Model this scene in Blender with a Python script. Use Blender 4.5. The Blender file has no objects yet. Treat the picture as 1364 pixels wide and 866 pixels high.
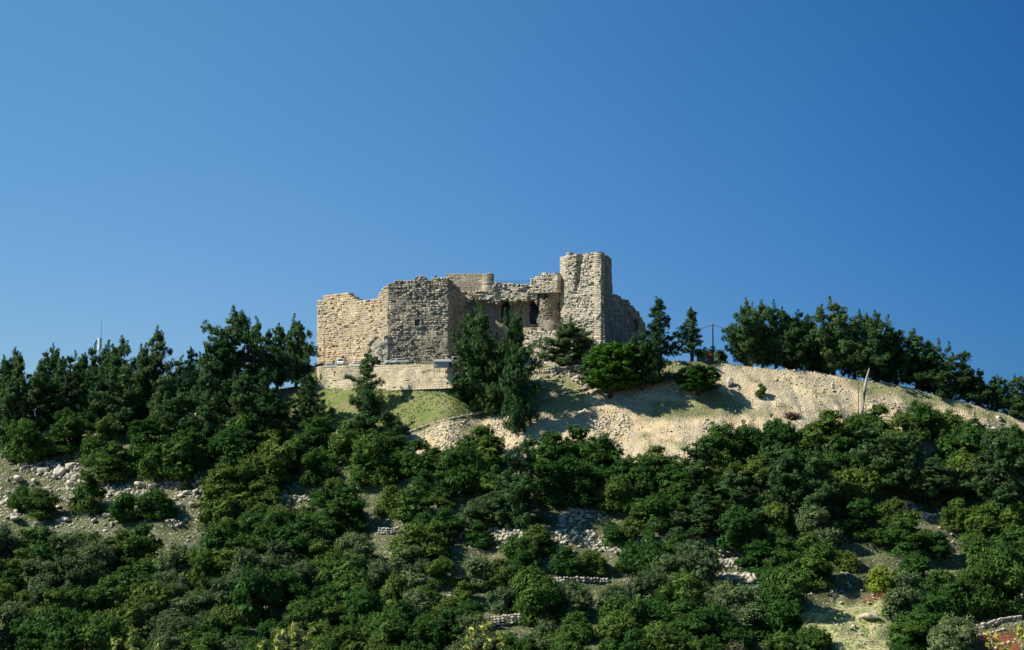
import bpy, math, random
import numpy as np
from mathutils import Vector
R = math.radians
random.seed(7); rng = np.random.default_rng(11)
S = bpy.context.scene
COL = S.collection

# ------------------------------------------------------------------ camera, sky, sun, exposure
F = 2273.0; PITCH = math.atan((640-433)/F)
cam = bpy.data.cameras.new('camera'); camo = bpy.data.objects.new('camera', cam); COL.objects.link(camo)
cam.sensor_width = 36; cam.lens = 36*F/1364; cam.clip_start = 1; cam.clip_end = 30000
camo.location = (0, 0, 0); camo.rotation_euler = (math.pi/2+PITCH, 0, 0)
S.camera = camo
S.render.resolution_x = 1024; S.render.resolution_y = 650
SUN = Vector((-0.70, -0.13, 0.66)).normalized()
w = bpy.data.worlds.new('World'); S.world = w; w.use_nodes = True
nt = w.node_tree; bg = nt.nodes['Background']
sky = nt.nodes.new('ShaderNodeTexSky'); sky.sky_type = 'NISHITA'; sky.sun_disc = False
sky.sun_elevation = math.asin(SUN.z); sky.sun_rotation = math.atan2(SUN.x, SUN.y)
sky.altitude = 900; sky.air_density = 1.0; sky.dust_density = 0.05; sky.ozone_density = 3.2
# a polarising filter deepened this sky: darker and bluer away from the sun's side
def wn(typ, **kw):
    n = nt.nodes.new(typ)
    for k, v in kw.items(): setattr(n, k, v)
    return n
tcw = wn('ShaderNodeTexCoord'); sx_ = wn('ShaderNodeSeparateXYZ'); nt.links.new(tcw.outputs['Generated'], sx_.inputs[0])
def wm_(op, a, b=None, clamp=None):
    n = wn('ShaderNodeMath', operation=op)
    for i, v in enumerate((a, b)):
        if v is None: continue
        if isinstance(v, float): n.inputs[i].default_value = v
        else: nt.links.new(v, n.inputs[i])
    return n.outputs[0]
cxw = wm_('MAXIMUM', wm_('MINIMUM', sx_.outputs[0], .40), -.40); czw = wm_('MAXIMUM', wm_('MINIMUM', sx_.outputs[2], .40), 0.0)
comb = wn('ShaderNodeCombineColor')
EXPO, WST = 0.68, 0.06
cx2 = wm_('MULTIPLY', cxw, cxw)
for i, (c0, c1, c2, c3) in enumerate(((-3.22, -2.60, 0.25, -4.2), (-2.83, -1.48, 1.50, -2.2), (-2.37, -.76, .78, -1.6))):
    c0 -= math.log(WST*2**EXPO)
    e_ = wm_('EXPONENT', wm_('ADD', wm_('ADD', wm_('MULTIPLY', cxw, c1), wm_('MULTIPLY', czw, c2)), wm_('ADD', wm_('MULTIPLY', cx2, c3), c0)))
    nt.links.new(e_, comb.inputs[i])
mxw = wn('ShaderNodeMix', data_type='RGBA', blend_type='MULTIPLY'); mxw.inputs[0].default_value = 1
nt.links.new(sky.outputs[0], mxw.inputs[6]); nt.links.new(comb.outputs[0], mxw.inputs[7]); nt.links.new(mxw.outputs[2], bg.inputs[0])
bg.inputs[1].default_value = WST
sl = bpy.data.lights.new('sun', 'SUN'); sl.energy = 4.7; sl.angle = R(0.5); sl.color = (1, 0.95, 0.85)
so = bpy.data.objects.new('sun', sl); COL.objects.link(so)
so.rotation_euler = SUN.to_track_quat('Z', 'Y').to_euler()
S.view_settings.view_transform = 'Standard'; S.view_settings.look = 'None'
S.view_settings.exposure = EXPO; S.view_settings.gamma = 1; S.view_settings.use_curve_mapping = False
S.render.engine = 'CYCLES'; S.cycles.max_bounces = 4; S.cycles.diffuse_bounces = 2

# ------------------------------------------------------------------ helpers
cp, sp_ = math.cos(PITCH), math.sin(PITCH)
def P(px, row, Y):
    a = (px-682)/F; b = (433-row)/F
    dy = cp-b*sp_; dz = sp_+b*cp
    k = Y/dy
    return Vector((a*k, Y, dz*k))
def proj(x, y, z):
    f = y*cp+z*sp_; u = -y*sp_+z*cp
    return 682+F*x/f, 433-F*u/f

def hash2(ix, iy, s):
    n = (ix.astype(np.int64)*374761393+iy.astype(np.int64)*668265263+s*1442695041) & 0x7fffffff
    n = ((n ^ (n >> 13))*1274126177) & 0x7fffffff
    return ((n ^ (n >> 16)) & 0xffff)/65535.0
def vnoise(x, y, s=0):
    x = np.asarray(x, float); y = np.asarray(y, float)
    ix = np.floor(x); iy = np.floor(y); fx = x-ix; fy = y-iy
    fx = fx*fx*(3-2*fx); fy = fy*fy*(3-2*fy)
    a = hash2(ix, iy, s); b = hash2(ix+1, iy, s); c = hash2(ix, iy+1, s); d = hash2(ix+1, iy+1, s)
    return (a*(1-fx)+b*fx)*(1-fy)+(c*(1-fx)+d*fx)*fy
def fbm(x, y, s=0, o=4):
    r = 0; a = .5; t = 0
    for i in range(o):
        r = r+a*vnoise(x*2**i, y*2**i, s+i*17); t += a; a *= .5
    return r/t*2-1

def new_mesh(name, V, Fs, mats, smooth=False, attrs=None, uniform=None):
    me = bpy.data.meshes.new(name)
    V = np.asarray(V, np.float32)
    if uniform is None: me.from_pydata(V.tolist(), [], Fs)
    else:
        Fa = np.asarray(Fs, np.int32); k = Fa.shape[1]
        me.vertices.add(len(V)); me.vertices.foreach_set('co', V.ravel())
        me.loops.add(Fa.size); me.loops.foreach_set('vertex_index', Fa.ravel())
        me.polygons.add(len(Fa)); me.polygons.foreach_set('loop_start', np.arange(0, Fa.size, k, dtype=np.int32))
        try: me.polygons.foreach_set('loop_total', np.full(len(Fa), k, np.int32))
        except Exception: pass
        me.update(calc_edges=True)
    if attrs:
        for n_, a in attrs.items():
            at = me.attributes.new(n_, 'FLOAT', 'POINT'); at.data.foreach_set('value', np.asarray(a, np.float32))
    for m in (mats if isinstance(mats, (list, tuple)) else [mats]): me.materials.append(m)
    if smooth: me.polygons.foreach_set('use_smooth', np.ones(len(me.polygons), bool))
    me.validate(); me.update()
    return me
def link(name, me, parent=None, loc=None):
    o = bpy.data.objects.new(name, me); COL.objects.link(o)
    if parent: o.parent = parent
    if loc is not None: o.location = loc
    return o
def tag(o, label=None, cat=None, group=None, kind=None):
    if label: o['label'] = label
    if cat: o['category'] = cat
    if group: o['group'] = group
    if kind: o['kind'] = kind
    return o
def thing(name, label, cat, loc, group=None, rz=0):
    o = bpy.data.objects.new(name, None); COL.objects.link(o); o.empty_display_size = .5
    o.location = loc; o.rotation_euler = (0, 0, rz)
    return tag(o, label, cat, group)

class MB:
    def __init__(s): s.V = []; s.F = []; s.T = []
    def add(s, V, Fs, t=.5):
        b = len(s.V); s.V += [tuple(v) for v in V]; s.F += [tuple(i+b for i in f) for f in Fs]; s.T += [t]*len(V)
    def box(s, x0, x1, y0, y1, z0, z1, t=.5):
        s.add([(x0,y0,z0),(x1,y0,z0),(x1,y1,z0),(x0,y1,z0),(x0,y0,z1),(x1,y0,z1),(x1,y1,z1),(x0,y1,z1)],
              [(0,3,2,1),(4,5,6,7),(0,1,5,4),(1,2,6,5),(2,3,7,6),(3,0,4,7)], t)
    def tube(s, pts, rad, n=8, t=.5):
        pts = [Vector(p) for p in pts]
        if not isinstance(rad, (list, tuple)): rad = [rad]*len(pts)
        V = []; Fs = []
        for i, p in enumerate(pts):
            d = (pts[min(i+1, len(pts)-1)]-pts[max(i-1, 0)]).normalized()
            a = d.orthogonal().normalized() if abs(d.z) < .99 else Vector((1, 0, 0))
            if abs(d.z) < .99: a = Vector((0, 0, 1)).cross(d).normalized()
            b = d.cross(a)
            for k in range(n):
                an = 2*math.pi*k/n; V.append(p+(a*math.cos(an)+b*math.sin(an))*rad[i])
        for i in range(len(pts)-1):
            for k in range(n):
                Fs.append((i*n+k, i*n+(k+1) % n, (i+1)*n+(k+1) % n, (i+1)*n+k))
        Fs.append(tuple(range(n))[::-1]); Fs.append(tuple(range((len(pts)-1)*n, len(pts)*n)))
        s.add(V, Fs, t)
    def prism(s, poly, y0, y1, t=.5):      # poly in (x,z), extruded along y
        n = len(poly)
        V = [(x, y0, z) for x, z in poly]+[(x, y1, z) for x, z in poly]
        s.add(V, [tuple(range(n)), tuple(range(n, 2*n))[::-1]]+[(i, i+n, (i+1) % n+n, (i+1) % n) for i in range(n)], t)
    def prismz(s, poly, z0, z1, t=.5):
        n = len(poly)
        V = [(x, y, z0) for x, y in poly]+[(x, y, z1) for x, y in poly]
        s.add(V, [tuple(range(n))[::-1], tuple(range(n, 2*n))]+[(i, (i+1) % n, (i+1) % n+n, i+n) for i in range(n)], t)
    def build(s, name, m, parent=None, loc=None, smooth=False):
        me = new_mesh(name, s.V, s.F, m, smooth, {'tint': s.T})
        return link(name, me, parent, loc)

# ------------------------------------------------------------------ materials
def mat_new(name, rough=.9, spec=.15):
    m = bpy.data.materials.new(name); m.use_nodes = True
    b = m.node_tree.nodes['Principled BSDF']; b.inputs['Roughness'].default_value = rough
    b.inputs['Specular IOR Level'].default_value = spec
    return m, m.node_tree, b
def N(t, typ, **kw):
    n = t.nodes.new(typ)
    for k, v in kw.items():
        if k in n.inputs.keys(): n.inputs[k].default_value = v
        else: setattr(n, k, v)
    return n
def noise(t, co, scale, detail=4, rough=.6):
    n = N(t, 'ShaderNodeTexNoise', Scale=scale, Detail=detail, Roughness=rough); t.links.new(co, n.inputs['Vector']); return n.outputs['Fac']
def ramp(t, fac, a, b, ca=(0,0,0,1), cb=(1,1,1,1)):
    r = t.nodes.new('ShaderNodeValToRGB'); r.color_ramp.elements[0].position = a; r.color_ramp.elements[1].position = b
    r.color_ramp.elements[0].color = ca; r.color_ramp.elements[1].color = cb
    t.links.new(fac, r.inputs[0]); return r.outputs[0]
def mix(t, fac, a, b, typ='MIX'):
    n = t.nodes.new('ShaderNodeMix'); n.data_type = 'RGBA'; n.blend_type = typ
    for v, i in ((fac, 0), (a, 6), (b, 7)):
        if isinstance(v, (int, float)): n.inputs[i].default_value = v if i == 0 else (v, v, v, 1)
        elif isinstance(v, tuple): n.inputs[i].default_value = v if len(v) == 4 else v+(1,)
        else: t.links.new(v, n.inputs[i])
    return n.outputs[2]
def bump(t, b, h, strength, dist):
    n = N(t, 'ShaderNodeBump', Strength=strength, Distance=dist); t.links.new(h, n.inputs['Height']); t.links.new(n.outputs[0], b.inputs['Normal'])
def geo(t): return t.nodes.new('ShaderNodeNewGeometry').outputs['Position']
def attr(t, n_): a = t.nodes.new('ShaderNodeAttribute'); a.attribute_name = n_; return a.outputs['Fac']

def stone_mat(name, c_lo, c_hi, c_stain, stain=.5, bmp=.6):
    m, t, b = mat_new(name)
    p = geo(t)
    c = mix(t, attr(t, 'tint'), c_lo, c_hi)
    n1 = noise(t, p, .16, 5); c = mix(t, ramp(t, n1, stain-.06, stain+.14), c, c_stain)
    n2 = noise(t, p, 1.7, 5, .7); c = mix(t, ramp(t, n2, .3, .75), c, mix(t, .5, c, (.62, .57, .46)))
    n3 = noise(t, p, 3.5, 4, .8); c = mix(t, ramp(t, n3, .52, .7), c, mix(t, .6, c, (.09, .08, .065)))
    t.links.new(c, b.inputs['Base Color']); bump(t, b, n3, bmp, .25)
    return m
M = {}
M['tan'] = stone_mat('warm_limestone', (.37, .255, .14), (.63, .475, .285), (.31, .25, .175), .56)
M['grey'] = stone_mat('weathered_limestone', (.22, .175, .12), (.62, .52, .36), (.19, .16, .12), .5)
M['pale'] = stone_mat('pale_limestone', (.36, .31, .22), (.66, .58, .43), (.28, .25, .20), .58)
M['plaster'] = stone_mat('brown_plaster', (.22, .165, .115), (.33, .255, .18), (.14, .11, .085), .48, .5)
M['cream'] = stone_mat('cream_ashlar', (.52, .43, .265), (.64, .545, .365), (.36, .27, .16), .52, .5)
M['rock'] = stone_mat('grey_white_rock', (.33, .295, .23), (.60, .545, .425), (.22, .21, .18), .55)
M['talus_rock'] = stone_mat('beige_rock', (.46, .38, .245), (.68, .58, .40), (.36, .32, .24), .6)

def plain(name, col, rough=.6, spec=.3, metal=0, var=.15):
    m, t, b = mat_new(name, rough, spec); b.inputs['Metallic'].default_value = metal
    n = noise(t, geo(t), 2.5)
    t.links.new(mix(t, ramp(t, n, .3, .7), col, tuple(c*(1-var) for c in col)), b.inputs['Base Color'])
    return m
M['white'] = plain('white_paint', (.8, .8, .78), .35, .5)
M['silver'] = plain('silver_blue_paint', (.35, .42, .48), .3, .5)
M['dark'] = plain('dark_paint_and_shade', (.03, .035, .05), .3, .5)  # car and door paint; also the painted shade in wall openings
M['red'] = plain('red_paint', (.45, .04, .03), .4, .5)
M['glass'] = plain('dark_glass', (.015, .02, .025), .08, .5)
M['tyre'] = plain('black_rubber', (.02, .02, .02), .9)
M['lamp'] = plain('headlight_glass', (.7, .7, .65), .15, .5)
M['iron'] = plain('dark_iron', (.06, .055, .05), .6)
M['wood'] = plain('weathered_wood', (.13, .10, .075), .9)
M['deadwood'] = stone_mat('bleached_wood', (.20, .185, .16), (.34, .32, .28), (.12, .11, .095), .5)
M['bark'] = plain('pine_bark', (.10, .075, .055), .95, .1, 0, .4)
M['roof'] = plain('red_roof_tiles', (.50, .10, .045), .8)
M['bluepanel'] = plain('blue_panel', (.30, .40, .50), .5)
M['concrete'] = plain('pale_concrete', (.42, .40, .35), .9)
M['brown'] = plain('brown_twigs', (.11, .075, .05), .95)

def leaf_mat(name, a, b_, hue=.04, trans=.12):
    m, t, b = mat_new(name, .8, .08)
    oi = t.nodes.new('ShaderNodeObjectInfo')
    tc = t.nodes.new('ShaderNodeTexCoord')
    n = noise(t, tc.outputs['Object'], .55, 3)
    c = mix(t, ramp(t, n, .3, .7), a, b_)
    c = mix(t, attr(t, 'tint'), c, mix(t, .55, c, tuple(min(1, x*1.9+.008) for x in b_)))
    h = N(t, 'ShaderNodeHueSaturation'); 
    mr = N(t, 'ShaderNodeMapRange'); mr.inputs[3].default_value = .5-hue; mr.inputs[4].default_value = .5+hue
    mv = N(t, 'ShaderNodeMapRange'); mv.inputs[3].default_value = 1.25; mv.inputs[4].default_value = .72
    t.links.new(oi.outputs['Random'], mr.inputs[0]); t.links.new(mr.outputs[0], h.inputs['Hue'])
    t.links.new(oi.outputs['Random'], mv.inputs[0]); t.links.new(mv.outputs[0], h.inputs['Value'])
    t.links.new(c, h.inputs['Color']); t.links.new(h.outputs[0], b.inputs['Base Color'])
    tr = t.nodes.new('ShaderNodeBsdfTranslucent'); t.links.new(h.outputs[0], tr.inputs[0])
    mx = t.nodes.new('ShaderNodeMixShader'); mx.inputs[0].default_value = trans
    t.links.new(b.outputs[0], mx.inputs[1]); t.links.new(tr.outputs[0], mx.inputs[2])
    t.links.new(mx.outputs[0], t.nodes['Material Output'].inputs['Surface'])
    return m
M['oak'] = leaf_mat('oak_leaves', (.035, .074, .014), (.066, .124, .022), .032)
M['olive'] = leaf_mat('olive_leaves', (.058, .092, .034), (.088, .13, .05), .015)
M['limey'] = leaf_mat('fresh_leaves', (.048, .088, .013), (.082, .135, .02), .01)
M['dry'] = leaf_mat('grey_brown_twigs', (.07, .075, .04), (.11, .115, .065), .01)
M['lime'] = leaf_mat('yellow_green_leaves', (.10, .15, .018), (.15, .20, .025), .01)
M['yellow'] = leaf_mat('yellowing_leaves', (.15, .19, .03), (.30, .32, .07), .01, .25)
M['pine'] = leaf_mat('pine_needles', (.030, .070, .024), (.060, .116, .036), .02)
M['bright'] = leaf_mat('fresh_pine_needles', (.032, .088, .012), (.058, .14, .018), .01)
M['tuft'] = leaf_mat('low_herbs', (.06, .085, .025), (.12, .15, .045), .03)

# ------------------------------------------------------------------ the hill
# for each direction: crest depth, crest image row, depth and rise behind, width of the level top
colpx = np.array([-300,   0, 100, 200, 300, 400, 423, 520, 600, 650, 690, 720, 760, 800, 900, 950,1000,1060,1100,1200,1300,1364,1460,1700], float)
colY  = np.array([ 500, 500, 500, 500, 500, 502, 500, 485, 473.5, 487, 482, 484, 487, 488, 488, 490, 490, 490, 490, 490, 490, 490, 490, 490], float)
colR  = np.array([ 600, 562, 556, 546, 530, 517, 516, 520, 526, 514, 508, 498, 489, 486, 481, 483, 489, 494, 499, 514, 540, 561, 600, 700], float)
ZT = P(520, 486.6, 489).z
_d = np.arange(-400, 1800, 4.0); _k = np.hanning(13); _k /= _k.sum()
colY = np.convolve(np.pad(np.interp(_d, colpx, colY), 6, 'edge'), _k, 'valid'); colR = np.convolve(np.pad(np.interp(_d, colpx, colR), 6, 'edge'), _k, 'valid'); colpx = _d
def zrow(row, Y): 
    b = (433-row)/F
    return Y*(sp_+b*cp)/(cp-b*sp_)
def terrain(x, y, detail=True):
    x = np.asarray(x, float); y = np.asarray(y, float)
    yy = np.maximum(y, 250)
    z = np.zeros_like(x)+0.0
    for it in range(3):
        px = 682+F*x/(yy*cp+z*sp_)
        Yc = np.interp(px, colpx, colY); Rc = np.interp(px, colpx, colR)
        t = np.clip((yy-362)/(Yc-362), 0, 1)
        row = 880+(Rc-880)*t+14*np.sin(t*math.pi)*1.0
        z = zrow(row, np.clip(yy, 362, Yc))
    zc = zrow(Rc, Yc)
    # behind the crest
    d = np.maximum(y-Yc, 0)
    wall = np.clip(np.minimum((px-405)/12, (662-px)/12), 0, 1)
    zt = ZT
    flatw = np.where(px < 870, 75, 32)
    back = zc+(np.where(px < 420, 1.5, .2))*np.clip(d/15, 0, 1)-.40*np.maximum(d-flatw, 0)
    castle = np.clip(np.minimum((px-430)/20, (870-px)/20), 0, 1)
    lift = np.clip(d/10, 0, 1)*castle*(1-wall)+wall*np.clip((d-.2)/.5, 0, 1)
    back = back+(zt-zc)*np.where(d < 74, lift, lift)*1.0
    z = np.where(d > 0, back, z)
    # in front of the hill: down into the valley and up to the viewpoint
    zb = zrow(880, 362)
    front = np.interp(y, [-4000, -60, 0, 30, 60, 120, 200, 250, 362], [300, 8, -1.8, -6, -13, -38, -84, -84, 0])
    zf = np.where(y > 250, -84+(zb+84)*np.clip((y-250)/112, 0, 1)**1.15, front)
    z = np.where(y < 362, zf, z)
    z = np.maximum(z, -120)
    if detail:
        a = np.clip((Yc-y)/20, 0, 1)*np.clip((y-70)/60, 0, 1)
        z = z+a*(fbm(x/38, y/38, 3)*2.2+fbm(x/9, y/9, 9)*.9)
        # old terraces: level benches and short banks
        hgt = 3.2; q = z/hgt+fbm(x/60, y/60, 21)*.8; fr = q-np.floor(q)
        st = np.clip((fr-.62)/.38, 0, 1); st = st*st*(3-2*st)
        am = a*np.clip((1.6-abs(fbm(x/45, y/45, 31))*3), 0, 1)*np.where(row > 640, .75, .15)
        z = z+am*((st-fr)*hgt)
        lg = fbm(x/26+4, z/2.4+fbm(x/12, y/12, 83), 81, 3); z = z+np.clip((Yc-y)/8, 0, 1)*np.clip((640-row)/30, 0, 1)*np.where(px > 700, 1, 0)*(lg*.75+fbm(x/4, y/6, 85, 3)*.45)
        gl = a*np.clip((px-960)/60, 0, 1)*np.clip((620-row)/40, 0, 1)
        z = z-gl*1.5*np.clip(fbm(x/5.5+y/60, y/55, 71, 3)*2.2, 0, 1)+gl*.5*fbm(x/1.6, y/9, 73, 3)
        z = z+fbm(x/2.2, y/2.2, 41, 3)*.28*np.clip((y-200)/50, 0, 1)*np.where(wall*(d > 0) > .5, .1, 1)
    return z
def grid_axis(lo, hi, step, far, g=1.13):
    a = list(np.arange(lo, hi, step)); s = step; v = a[-1]
    while v < far[1]: s *= g; v += s; a.append(v)
    s = step; v = a[0]; pre = []
    while v > far[0]: s *= g; v -= s; pre.append(v)
    return np.array(pre[::-1]+a)
gx = grid_axis(-175, 175, .62, (-7000, 7000)); gy = grid_axis(352, 530, .62, (-1500, 12000))
GX, GY = np.meshgrid(gx, gy); GZ = terrain(GX, GY)
def ground(x, y):
    i = np.searchsorted(gx, x)-1; j = np.searchsorted(gy, y)-1
    fx = (x-gx[i])/(gx[i+1]-gx[i]); fy = (y-gy[j])/(gy[j+1]-gy[j])
    return float((GZ[j, i]*(1-fx)+GZ[j, i+1]*fx)*(1-fy)+(GZ[j+1, i]*(1-fx)+GZ[j+1, i+1]*fx)*fy)
def hit(px, row, y0=350, y1=530):
    pv = None
    for Y in np.arange(y0, y1, .5):
        p = P(px, row, Y)
        if ground(p.x, Y) >= p.z: return Vector((p.x, Y, ground(p.x, Y)))
    return None
def inpoly(px, py, poly):
    r = np.zeros(np.shape(px), bool); n = len(poly)
    for i in range(n):
        x0, y0 = poly[i]; x1, y1 = poly[(i+1) % n]
        c = ((y0 > py) != (y1 > py)) & (px < (x1-x0)*(py-y0)/((y1-y0) or 1e-9)+x0)
        r ^= c
    return r
TALUS = [(505,590),(560,570),(640,552),(700,530),(706,498),(800,488),(900,486),(960,484),(1060,493),(1200,512),(1300,537),(1420,575),(1420,625),(1290,600),(1060,610),(920,630),(840,630),(760,610),(620,625),(560,610)]
GRASS = [(418,510),(600,518),(665,520),(668,545),(600,558),(520,582),(400,610),(330,600),(340,540)]
PATH = [(1064,815),(1130,800),(1200,792),(1215,815),(1185,845),(1180,880),(1075,880),(1062,850)]
PATCH = [[(690,512),(770,515),(800,545),(740,556),(690,545)], [(870,530),(960,528),(1010,545),(960,560),(880,556)],
         [(850,480),(960,482),(960,497),(860,505)], [(1120,500),(1250,527),(1364,560),(1364,572),(1250,545),(1120,514)],
         [(700,494),(800,486),(800,515),(700,530)]]
SOIL = [[(1295,845),(1364,835),(1364,880),(1290,880)], [(1150,793),(1205,789),(1205,802),(1150,802)]]
fy_ = np.maximum(GY, 20); PXg, ROWg = proj(GX, fy_, GZ)
jx = PXg+fbm(GX/6, GY/6, 51)*26; jy = ROWg+fbm(GX/6, GY/6, 61)*11
vis = (GY > 300)
a_tal = (inpoly(jx, jy, TALUS) & vis).astype(float)
a_gr = (inpoly(jx, jy, GRASS) & vis & (GY < 530)).astype(float)
for p_ in PATCH: a_gr = np.maximum(a_gr, .75*(inpoly(jx, jy, p_) & vis))
a_path = (inpoly(jx, jy, PATH) & vis).astype(float)
a_soil = np.zeros_like(a_tal)
for p_ in SOIL: a_soil = np.maximum(a_soil, (inpoly(jx, jy, p_) & vis).astype(float))
def blur(a):
    for _ in range(2):
        a = (a+np.roll(a, 1, 0)+np.roll(a, -1, 0)+np.roll(a, 1, 1)+np.roll(a, -1, 1))/5
    return a
ny, nx = GX.shape
idx = np.arange(nx*ny).reshape(ny, nx)
Fq = np.stack([idx[:-1, :-1], idx[:-1, 1:], idx[1:, 1:], idx[1:, :-1]], -1).reshape(-1, 4)

m, t, b = mat_new('hillside_ground'); M['ground'] = m
p = geo(t)
nA = noise(t, p, .09, 6); nB = noise(t, p, .8, 5, .7); nC = noise(t, p, 3.2, 4, .8)
base = mix(t, ramp(t, nA, .38, .62), (.055, .085, .026), (.155, .145, .075))
base = mix(t, ramp(t, nB, .35, .7), base, (.125, .13, .065))
vo = N(t, 'ShaderNodeTexVoronoi', Scale=1.1); t.links.new(p, vo.inputs['Vector'])
base = mix(t, ramp(t, vo.outputs['Distance'], .18, .30, (1,1,1,1), (0,0,0,1)), base, (.40, .38, .31))
tal = mix(t, ramp(t, nA, .40, .60), (.63, .495, .285), (.56, .47, .315))
tal = mix(t, ramp(t, nB, .42, .62), tal, (.70, .56, .34))
vo2 = N(t, 'ShaderNodeTexVoronoi', Scale=1.9); t.links.new(p, vo2.inputs['Vector'])
vcol = ramp(t, vo2.outputs['Distance'], .2, .62, (.62, .57, .46, 1), (.24, .20, .14, 1))
tal = mix(t, mix(t, ramp(t, noise(t, p, .13, 3), .42, .6), 0.0, .7), tal, vcol)
tal = mix(t, ramp(t, nC, .56, .72), tal, (.27, .21, .13))
nE = noise(t, p, .21, 5, .65); tal = mix(t, ramp(t, nE, .54, .64), tal, mix(t, .6, tal, (.50, .345, .16)))
nF = noise(t, p, .12, 6, .7); tal = mix(t, ramp(t, nF, .53, .63), tal, mix(t, .72, tal, (.21, .205, .10)))
nG = noise(t, p, .55, 6, .75); tal = mix(t, ramp(t, nG, .50, .66), tal, mix(t, .5, tal, (.36, .32, .24)))
gr = mix(t, ramp(t, nB, .35, .65), (.07, .13, .025), (.15, .215, .05))
gr = mix(t, ramp(t, nC, .48, .64), gr, (.25, .22, .11)); gr = mix(t, ramp(t, noise(t, p, .35, 5, .7), .46, .62), gr, (.24, .21, .10))
pa = mix(t, ramp(t, nB, .42, .58), (.15, .22, .06), (.50, .42, .24))
c = mix(t, attr(t, 'talus'), base, tal); c = mix(t, attr(t, 'grass'), c, gr)
c = mix(t, attr(t, 'path'), c, pa); c = mix(t, attr(t, 'soil'), c, (.24, .085, .04))
t.links.new(c, b.inputs['Base Color'])
hh = mix(t, .5, nC, vo2.outputs['Distance']); bump(t, b, hh, .9, .5)
me = new_mesh('hillside', np.stack([GX, GY, GZ], -1).reshape(-1, 3), Fq, m, True,
     {'talus': blur(a_tal).ravel(), 'grass': blur(a_gr).ravel(), 'path': blur(a_path).ravel(), 'soil': blur(a_soil).ravel()}, uniform=4)
tag(link('hillside', me), kind='structure')

# ------------------------------------------------------------------ masonry
def masonry(name, p0, p1, z0, top, parent, m, cw=1.35, ch=.95, thick=2.2, bulge=.30, wav=.25, disp=None, holes=(), batter=0, seed=0, curve=None, erode=.08, bottom=None):
    if name not in ('hall_wall', 'wall_face', 'parapet_wall'): cw *= .76; ch *= .75; bulge *= .56; wav *= .8
    r = random.Random(seed); p0 = Vector(p0).to_2d() if len(p0) > 2 else Vector(p0); p1 = Vector(p1).to_2d() if len(p1) > 2 else Vector(p1)
    d = p1-p0; L = d.length; d /= L; n = Vector((d.y, -d.x))
    zmax = max(top(L*i/60) for i in range(61))
    V = []; Fs = []; T = []
    def D(u, z):
        v = wav*float(fbm(np.array(u/4.0), np.array(z/4.0), seed+5, 3))
        v += batter*max(0, zmax-z)
        if disp: v += disp(u, z)
        return v
    def pt(u, z, o):
        if curve:
            c, rad, a0, a1 = curve; a = a0+(a1-a0)*u/L
            return (c[0]+(rad+o)*math.cos(a), c[1]+(rad+o)*math.sin(a), z)
        q = p0+d*u+n*o; return (q.x, q.y, z)
    z = z0
    while z < zmax:
        h = ch*r.uniform(.7, 1.25); u = 0; first = True
        while u < L-1e-4:
            wd = cw*r.choice((.55, .75, .9, 1.05, 1.3, 1.7))*r.uniform(.9, 1.1)
            if first: wd *= r.uniform(.5, 1); first = False
            if L-u-wd < cw*.5: wd = L-u
            um, zm = u+wd/2, z+h/2
            ok = zm < top(um)+r.uniform(-.3, .3)*ch and (bottom is None or zm > bottom(um)+r.uniform(-.3, .3))
            for hl in holes:
                if hl[0] < um < hl[1] and hl[2] < zm < hl[3]:
                    if len(hl) > 4:
                        rad = (hl[1]-hl[0])/2; zc = hl[3]-rad
                        if zm > zc and (um-(hl[0]+hl[1])/2)**2+(zm-zc)**2 > rad*rad: continue
                    ok = False
            if ok:
                ins = min(wd, h)*.2; e = bulge*(r.uniform(.05, .5) if r.random() < .55 else r.uniform(.7, 1.45))
                pit = r.random() < erode
                if pit: e = -r.uniform(.2, .5)
                ee = float(fbm(np.array(um/5.), np.array(zm/5.), seed+77, 3))
                if ee > .12 and not pit: e *= .35
                b0 = len(V); cs = [(u, z), (u+wd, z), (u+wd, z+h), (u, z+h)]
                for (a_, c_) in cs: V.append(pt(a_, c_, -thick))
                for (a_, c_) in cs: V.append(pt(a_, c_, D(a_, c_)))
                for (a_, c_), (sx, sz) in zip(cs, ((1, 1), (-1, 1), (-1, -1), (1, -1))):
                    V.append(pt(a_+sx*ins*r.uniform(.7, 1.5), c_+sz*ins*r.uniform(.7, 1.5), D(um, zm)+e*r.uniform(.7, 1.2)))
                q = lambda *i: Fs.append(tuple(b0+k for k in i))
                q(3, 2, 1, 0); q(0, 1, 5, 4); q(1, 2, 6, 5); q(2, 3, 7, 6); q(3, 0, 4, 7)
                q(4, 5, 9, 8); q(5, 6, 10, 9); q(6, 7, 11, 10); q(7, 4, 8, 11); q(8, 9, 10, 11)
                T += [0.15 if pit else max(0, min(1, r.gauss(.5, .40)-max(0, ee)*.5))]*12
            u += wd
        z += h
    me = new_mesh(name, V, Fs, m, False, {'tint': T}, uniform=4)
    return link(name, me, parent)
def topf(P0, P1, pts):
    """wall top given as (image column, image row) pairs measured on the wall plane"""
    us = []; zs = []
    for px, row in pts:
        a = (px-682)/F
        # intersect the vertical plane through P0-P1
        dx, dy = P1.x-P0.x, P1.y-P0.y; L = math.hypot(dx, dy)
        b_ = (433-row)/F; DY = cp-b_*sp_; DZ = sp_+b_*cp; DX = a
        # (DX,DY)*k = P0 + (dx,dy)*s
        det = DX*(-dy)-DY*(-dx)
        k = (P0.x*(-dy)-P0.y*(-dx))/det; s_ = (DX*P0.y-DY*P0.x)/det
        us.append(s_*L); zs.append(DZ*k)
    o = np.argsort(us); us = np.array(us)[o]; zs = np.array(zs)[o]
    return lambda u: float(np.interp(u, us, zs))
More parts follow.
